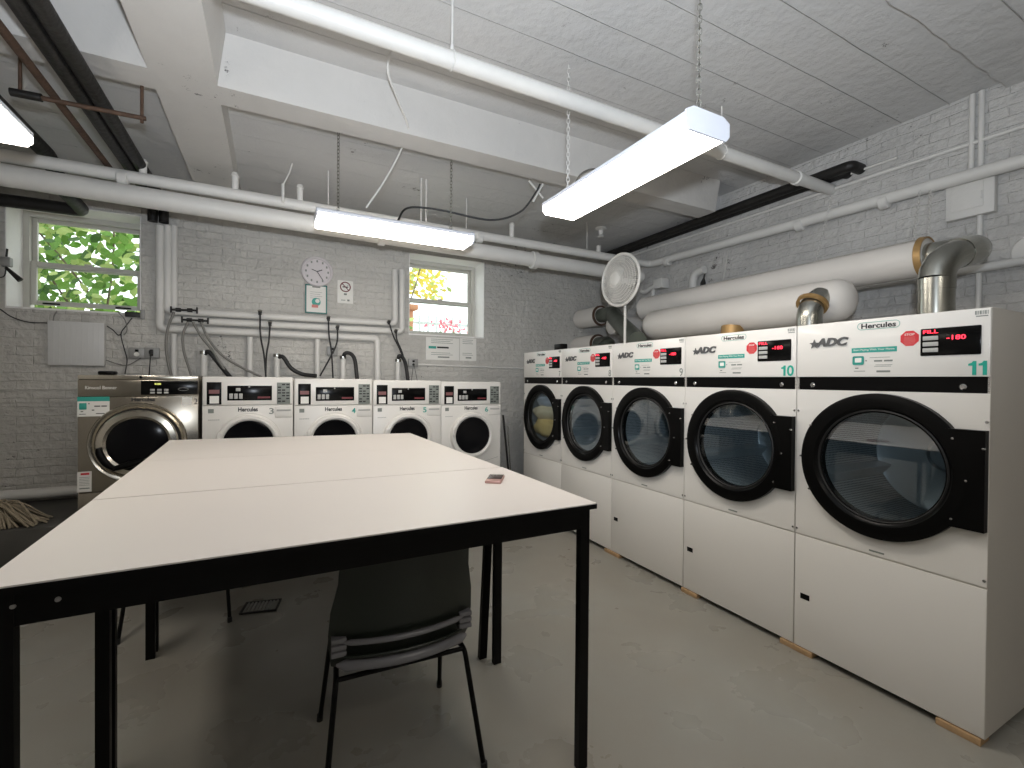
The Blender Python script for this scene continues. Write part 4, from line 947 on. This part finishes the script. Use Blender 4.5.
# no smoking sign
a, b_ = at(337.5, 280, 'Y', YF), at(353, 304, 'Y', YF); cx, cz = (a.x+b_.x)/2, (a.z+b_.z)/2; w_, h_ = (b_.x-a.x)/2, (a.z-b_.z)/2
o = thing('no_smoking_sign', 'small white no smoking sign right of the clock', 'sign', (cx, YF, cz))
B().box(-w_, w_, -.004, 0, -h_, h_).build('plate', 'paper', o)
R0 = .052
B().tube([(R0*math.cos(a), -.006, h_-.07+R0*math.sin(a)) for a in [k*PI/16 for k in range(32)]], .006, 6, closed=True).tube([(-R0*.7, -.006, h_-.07+R0*.7), (R0*.7, -.006, h_-.07-R0*.7)], .005, 6).build('prohibition_ring', 'maroon', o)
B().box(-.03, .03, -.0055, -.0035, h_-.077, h_-.065).tube([(.02, -.005, h_-.06), (.03, -.005, h_-.045)], .002, 5).build('cigarette', 'ink', o)
B().box(-.016, .016, -.0055, -.0035, -.035, -.015).box(-.045, .0, -.0055, -.0035, -h_+.03, -h_+.038).box(.02, .045, -.0055, -.0035, -h_+.025, -h_+.045).build('sign_print', 'greyn', o)
# paper notices
for (pa, pb, l, cat) in (((426, 337), (459, 360.5), 'white paper notice with a black highlighted line under the right window', 0), ((460, 338), (476, 361), 'narrower paper notice right of the wide one', 1)):
    a, b_ = at(*pa, 'Y', YF), at(*pb, 'Y', YF); cx, cz = (a.x+b_.x)/2, (a.z+b_.z)/2; w_, h_ = (b_.x-a.x)/2, (a.z-b_.z)/2
    o = thing('paper_notice', l, 'notice', (cx, YF, cz), 0, 'paper notices')
    B().box(-w_, w_, -.003, 0, -h_, h_).build('sheet', 'paper', o)
    b = B()
    for k in range(5): b.box(-w_*.7, w_*(.6-.15*(k % 2)), -.0045, -.0025, h_*.85-k*h_*.16-(.1 if k > 2 else 0)-.003, h_*.85-k*h_*.16-(.1 if k > 2 else 0)+.002)
    b.box(-w_*.3, w_*.4, -.0045, -.0025, -h_*.8, -h_*.68).build('print', 'greyn', o)
    if not cat:
        B().box(-w_*.35, w_*.35, -.0055, -.0025, h_*.05, h_*.2).build('highlighted_line', 'ink', o); B().box(-w_*.85, -w_*.4, -.0055, -.0025, h_*.0, h_*.22).build('green_line', 'teal', o)

# ------------------------------------------------------------------ ceiling cables
def cable3(nm, l, pts, r_, m='pipew'): return tag(B().tube(spline(pts, 8), r_, 8).build(nm, m), l, 'cable')
cable3('ceiling_cable', 'white flexible cable hanging from the slab down to the far fixture', [Vector((at(393, 50, 'Z', 3.55).x, 2.95, 3.6)), at(388, 72, 'Y', 3.0), at(398, 100, 'Y', 3.15), at(408, 128, 'Y', 3.34), at(401, 150, 'Y', 3.6), at(385, 180, 'Y', 3.7), at(366, 208, 'Y', 3.74)], .007)
cable3('ceiling_cable', 'grey cable drooping between the far fixture and the beam', [at(397, 222, 'Y', 3.9), at(408, 208, 'Y', 3.95), at(440, 210, 'Y', 3.9), (at(490, 220, 'Y', 3.8)), at(520, 212, 'Y', 3.7), at(536, 192, 'Y', 3.6), at(540, 184, 'Y', 3.57)], .009, 'blackr')
cable3('ceiling_cable', 'short dark cable looping behind the right fixture', [at(573, 188, 'Y', 3.2), at(580, 175, 'Y', 3.2), at(592, 169, 'Y', 3.25), at(604, 172, 'Y', 3.3)], .007, 'hose')
for (a_, b_, l) in (((529, 181), (543, 198), 'white cable end crossing its twin under the beam'), ((543, 184), (533, 202), 'second white cable end crossing under the beam')):
    tag(B().tube([at(*a_, 'Y', 3.58), at(*b_, 'Y', 3.62)], .009, 8).build('cable_end', 'pipew'), l, 'cable')
# dry hooks / conduits in the far bay
for px, y0, y1, l in ((421, 172, 222, 'left of two thin white rods above the far fixture'), (426, 170, 222, 'right of two thin white rods above the far fixture')):
    a = at(px, y1, 'Y', 4.3); tag(B().tube([a, (a.x, 4.3, ZF)], .007, 8).build('ceiling_rod', 'pipew'), l, 'rod')
a = at(283, 190, 'Y', 4.4); o = thing('ceiling_hook', 'thin bent white rod hanging between the pipe stubs', 'hook', a)
B().tube([(0, 0, -.1), (0, 0, .05)], .012, 8).build('socket', 'pipew', o); B().tube([(0, 0, .04), (.05, 0, .16), (.07, 0, .24)], .006, 8).build('rod', 'pipew', o)
a = at(601, 228, 'Z', ZF); o = thing('fire_sprinkler', 'small white fire sprinkler on the ceiling beyond the right fixture', 'sprinkler', (a.x, a.y, ZF))
B().lathe([(.07, 0), (.07, -.015), (.03, -.03), (.025, -.08), (.012, -.09), (0, -.09)], (0, 0, 0), (0, 0, 1), 24).build('body', 'pipew', o)
B().lathe([(0, -.115), (.04, -.112), (.04, -.105), (0, -.105)], (0, 0, 0), (0, 0, 1), 20).tube([(.03, 0, -.06), (.022, 0, -.11)], .004, 6).tube([(-.03, 0, -.06), (-.022, 0, -.11)], .004, 6).build('deflector', 'pipew', o)

# ------------------------------------------------------------------ floor things
# drain grate
g = thing('floor_drain', 'rectangular metal floor drain behind the table legs', 'drain', (-.06, 3.50, 0), math.radians(-12))
B().box(-.11, .11, -.08, -.07, 0, .010).box(-.11, .11, .07, .08, 0, .010).box(-.11, -.10, -.07, .07, 0, .010).box(.10, .11, -.07, .07, 0, .010).build('frame', 'iron', g)
b = B()
for k in range(9): b.box(-.094+k*.022, -.082+k*.022, -.07, .07, .001, .008)
b.build('grate', 'galv', g)
# base pipe + mop
pipe_thing('baseboard_pipe', 'white pipe running low along the far wall left of the steel washer', 'pipe', [(XL, 5.40, PLZ+.08), (-1.30, 5.40, PLZ+.08)], .045)
mo = thing('string_mop', 'beige string mop head lying at the far left on the dark plinth', 'mop', (-1.80, 4.68, PLZ))
b = B(); rr = random.Random(5)
for k in range(230):
    a_ = rr.uniform(-.7, 3.3) if k % 3 else rr.uniform(0, 6.28); L_ = rr.uniform(.12, .36); h0 = rr.uniform(.04, .15)
    p0 = Vector((rr.uniform(-.04, .04), rr.uniform(-.03, .03), h0)); d_ = Vector((math.cos(a_)*.95, math.sin(a_)*.42, 0)); sd = Vector((-d_.y, d_.x, 0))*rr.uniform(-.12, .12)
    b.tube(spline([p0, p0+d_*L_*.4+sd*.5+Vector((0, 0, .03)), p0*.4+d_*L_*.8+sd+Vector((0, 0, .012)), d_*L_+sd*1.3+Vector((0, 0, .009))], 4), .0065, 5)
tag(b.build('mop_strings', 'mop', mo), kind='stuff')
B().box(-.09, .07, -.02, .02, .12, .15, .008).build('mop_clamp', 'iron', mo)
B().tube([(-.02, 0, .09), (-.62, .12, .35)], .012, 10).build('handle', 'iron', mo)
# broom by washer 6
a = at(503.5, 415, 'Y', 5.2); bt = at(509, 468, 'Y', 5.15)
o = thing('floor_squeegee', 'dark squeegee pole standing between washer 6 and the dryers', 'squeegee', (bt.x, 5.15, 0))
B().tube([(0, 0, .33), (a.x-bt.x, .06, a.z)], .012, 10).build('pole', 'iron', o)
B().tube([(.03, .02, .4), (.0, .04, .95)], .008, 8).build('brace', 'steel', o)
B().box(-.10, .12, -.03, .03, .22, .34, .01).build('head', 'blackr', o)
B().tube([(-.05, 0, 0), (-.03, 0, .24)], .012, 8).build('lower_pole', 'iron', o)

# ------------------------------------------------------------------ yard outside
tag(B().box(-14, 14, YF+T+.02, 16, 1.80, 1.9).build('yard_ground', 'ground'), kind='structure')
rr = random.Random(11)
def leaf(b, c, s, rnd):
    n = Vector((rnd.gauss(0, .5), -1, rnd.gauss(.2, .5))).normalized(); u = n.orthogonal().normalized(); ang = rnd.uniform(0, 6.28); v = n.cross(u); u, v = u*math.cos(ang)+v*math.sin(ang), v*math.cos(ang)-u*math.sin(ang)
    P = [(0, -1), (.45, -.6), (.62, 0), (.4, .55), (0, 1.15), (-.4, .55), (-.62, 0), (-.45, -.6)]
    vs = [b.bm.verts.new(c+u*(x*s)+v*(y*s)+n*(-.12*s*abs(x))) for x, y in P]; b.bm.faces.new(vs)
def bush(name, label, x0, x1, y0, y1, z0, z1, n, s, ms, stems=4):
    t = thing(name, label, 'plant', ((x0+x1)/2, (y0+y1)/2, 1.9)); o = t.location
    for j, (m, fr) in enumerate(ms):
        b = B()
        for _ in range(int(n*fr)):
            c = Vector((rr.uniform(x0, x1), rr.uniform(y0, y1), rr.uniform(z0, z1)))-Vector(o); leaf(b, c, s*rr.uniform(.6, 1.3), rr)
        tag(b.build('leaves', m, t, smooth=False, norm=False), kind='stuff')
    for k in range(stems):
        p = Vector((rr.uniform(x0, x1), rr.uniform(y0, y1), 1.9))-Vector(o); q = Vector((rr.uniform(x0, x1), rr.uniform(y0, y1), z1))-Vector(o)
        B().tube(spline([p, (p+q)/2+Vector((rr.uniform(-.2, .2), 0, .1)), q], 5), .012, 6).build('stem', 'bark', t)
    return t
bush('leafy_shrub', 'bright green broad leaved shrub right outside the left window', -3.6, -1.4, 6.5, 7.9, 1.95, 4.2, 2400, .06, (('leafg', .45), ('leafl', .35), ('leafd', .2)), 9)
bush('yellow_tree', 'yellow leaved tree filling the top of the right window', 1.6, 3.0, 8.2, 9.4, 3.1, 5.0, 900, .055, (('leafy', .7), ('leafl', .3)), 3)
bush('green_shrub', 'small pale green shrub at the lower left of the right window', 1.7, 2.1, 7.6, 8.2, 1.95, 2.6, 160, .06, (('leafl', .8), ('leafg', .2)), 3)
t = thing('flower_bush', 'pink flowering bush at the bottom of the right window', 'plant', (3.0, 8.3, 1.9))
b = B()
for _ in range(150): leaf(b, Vector((rr.gauss(0, .3), rr.uniform(-.2, .2), rr.uniform(.1, .75))), .035, rr)
tag(b.build('blossoms', 'flower', t, smooth=False, norm=False), kind='stuff')
b = B()
for _ in range(120): leaf(b, Vector((rr.gauss(0, .35), rr.uniform(-.2, .2), rr.uniform(.0, .5))), .05, rr)
tag(b.build('leaves', 'leafg', t, smooth=False, norm=False), kind='stuff')
t = thing('garden_pillar', 'terracotta pillar with a wide cap outside the right window', 'planter', (2.28, 8.9, 1.9))
B().box(-.12, .12, -.12, .12, 0, .95, .01).build('column', 'terra', t); B().box(-.2, .2, -.2, .2, .95, 1.05, .02).build('cap', 'terra', t)
t = thing('garden_fence', 'pale garden fence behind the flowers', 'fence', (3, 10.5, 1.9))
for k in range(26):
    B().box(-2.6+k*.2, -2.56+k*.2, -.02, .02, 0, 1.1).build('picket', 'fence', t)
B().box(-2.7, 2.6, .02, .05, .3, .36).box(-2.7, 2.6, .02, .05, .9, .96).build('rail', 'fence', t)
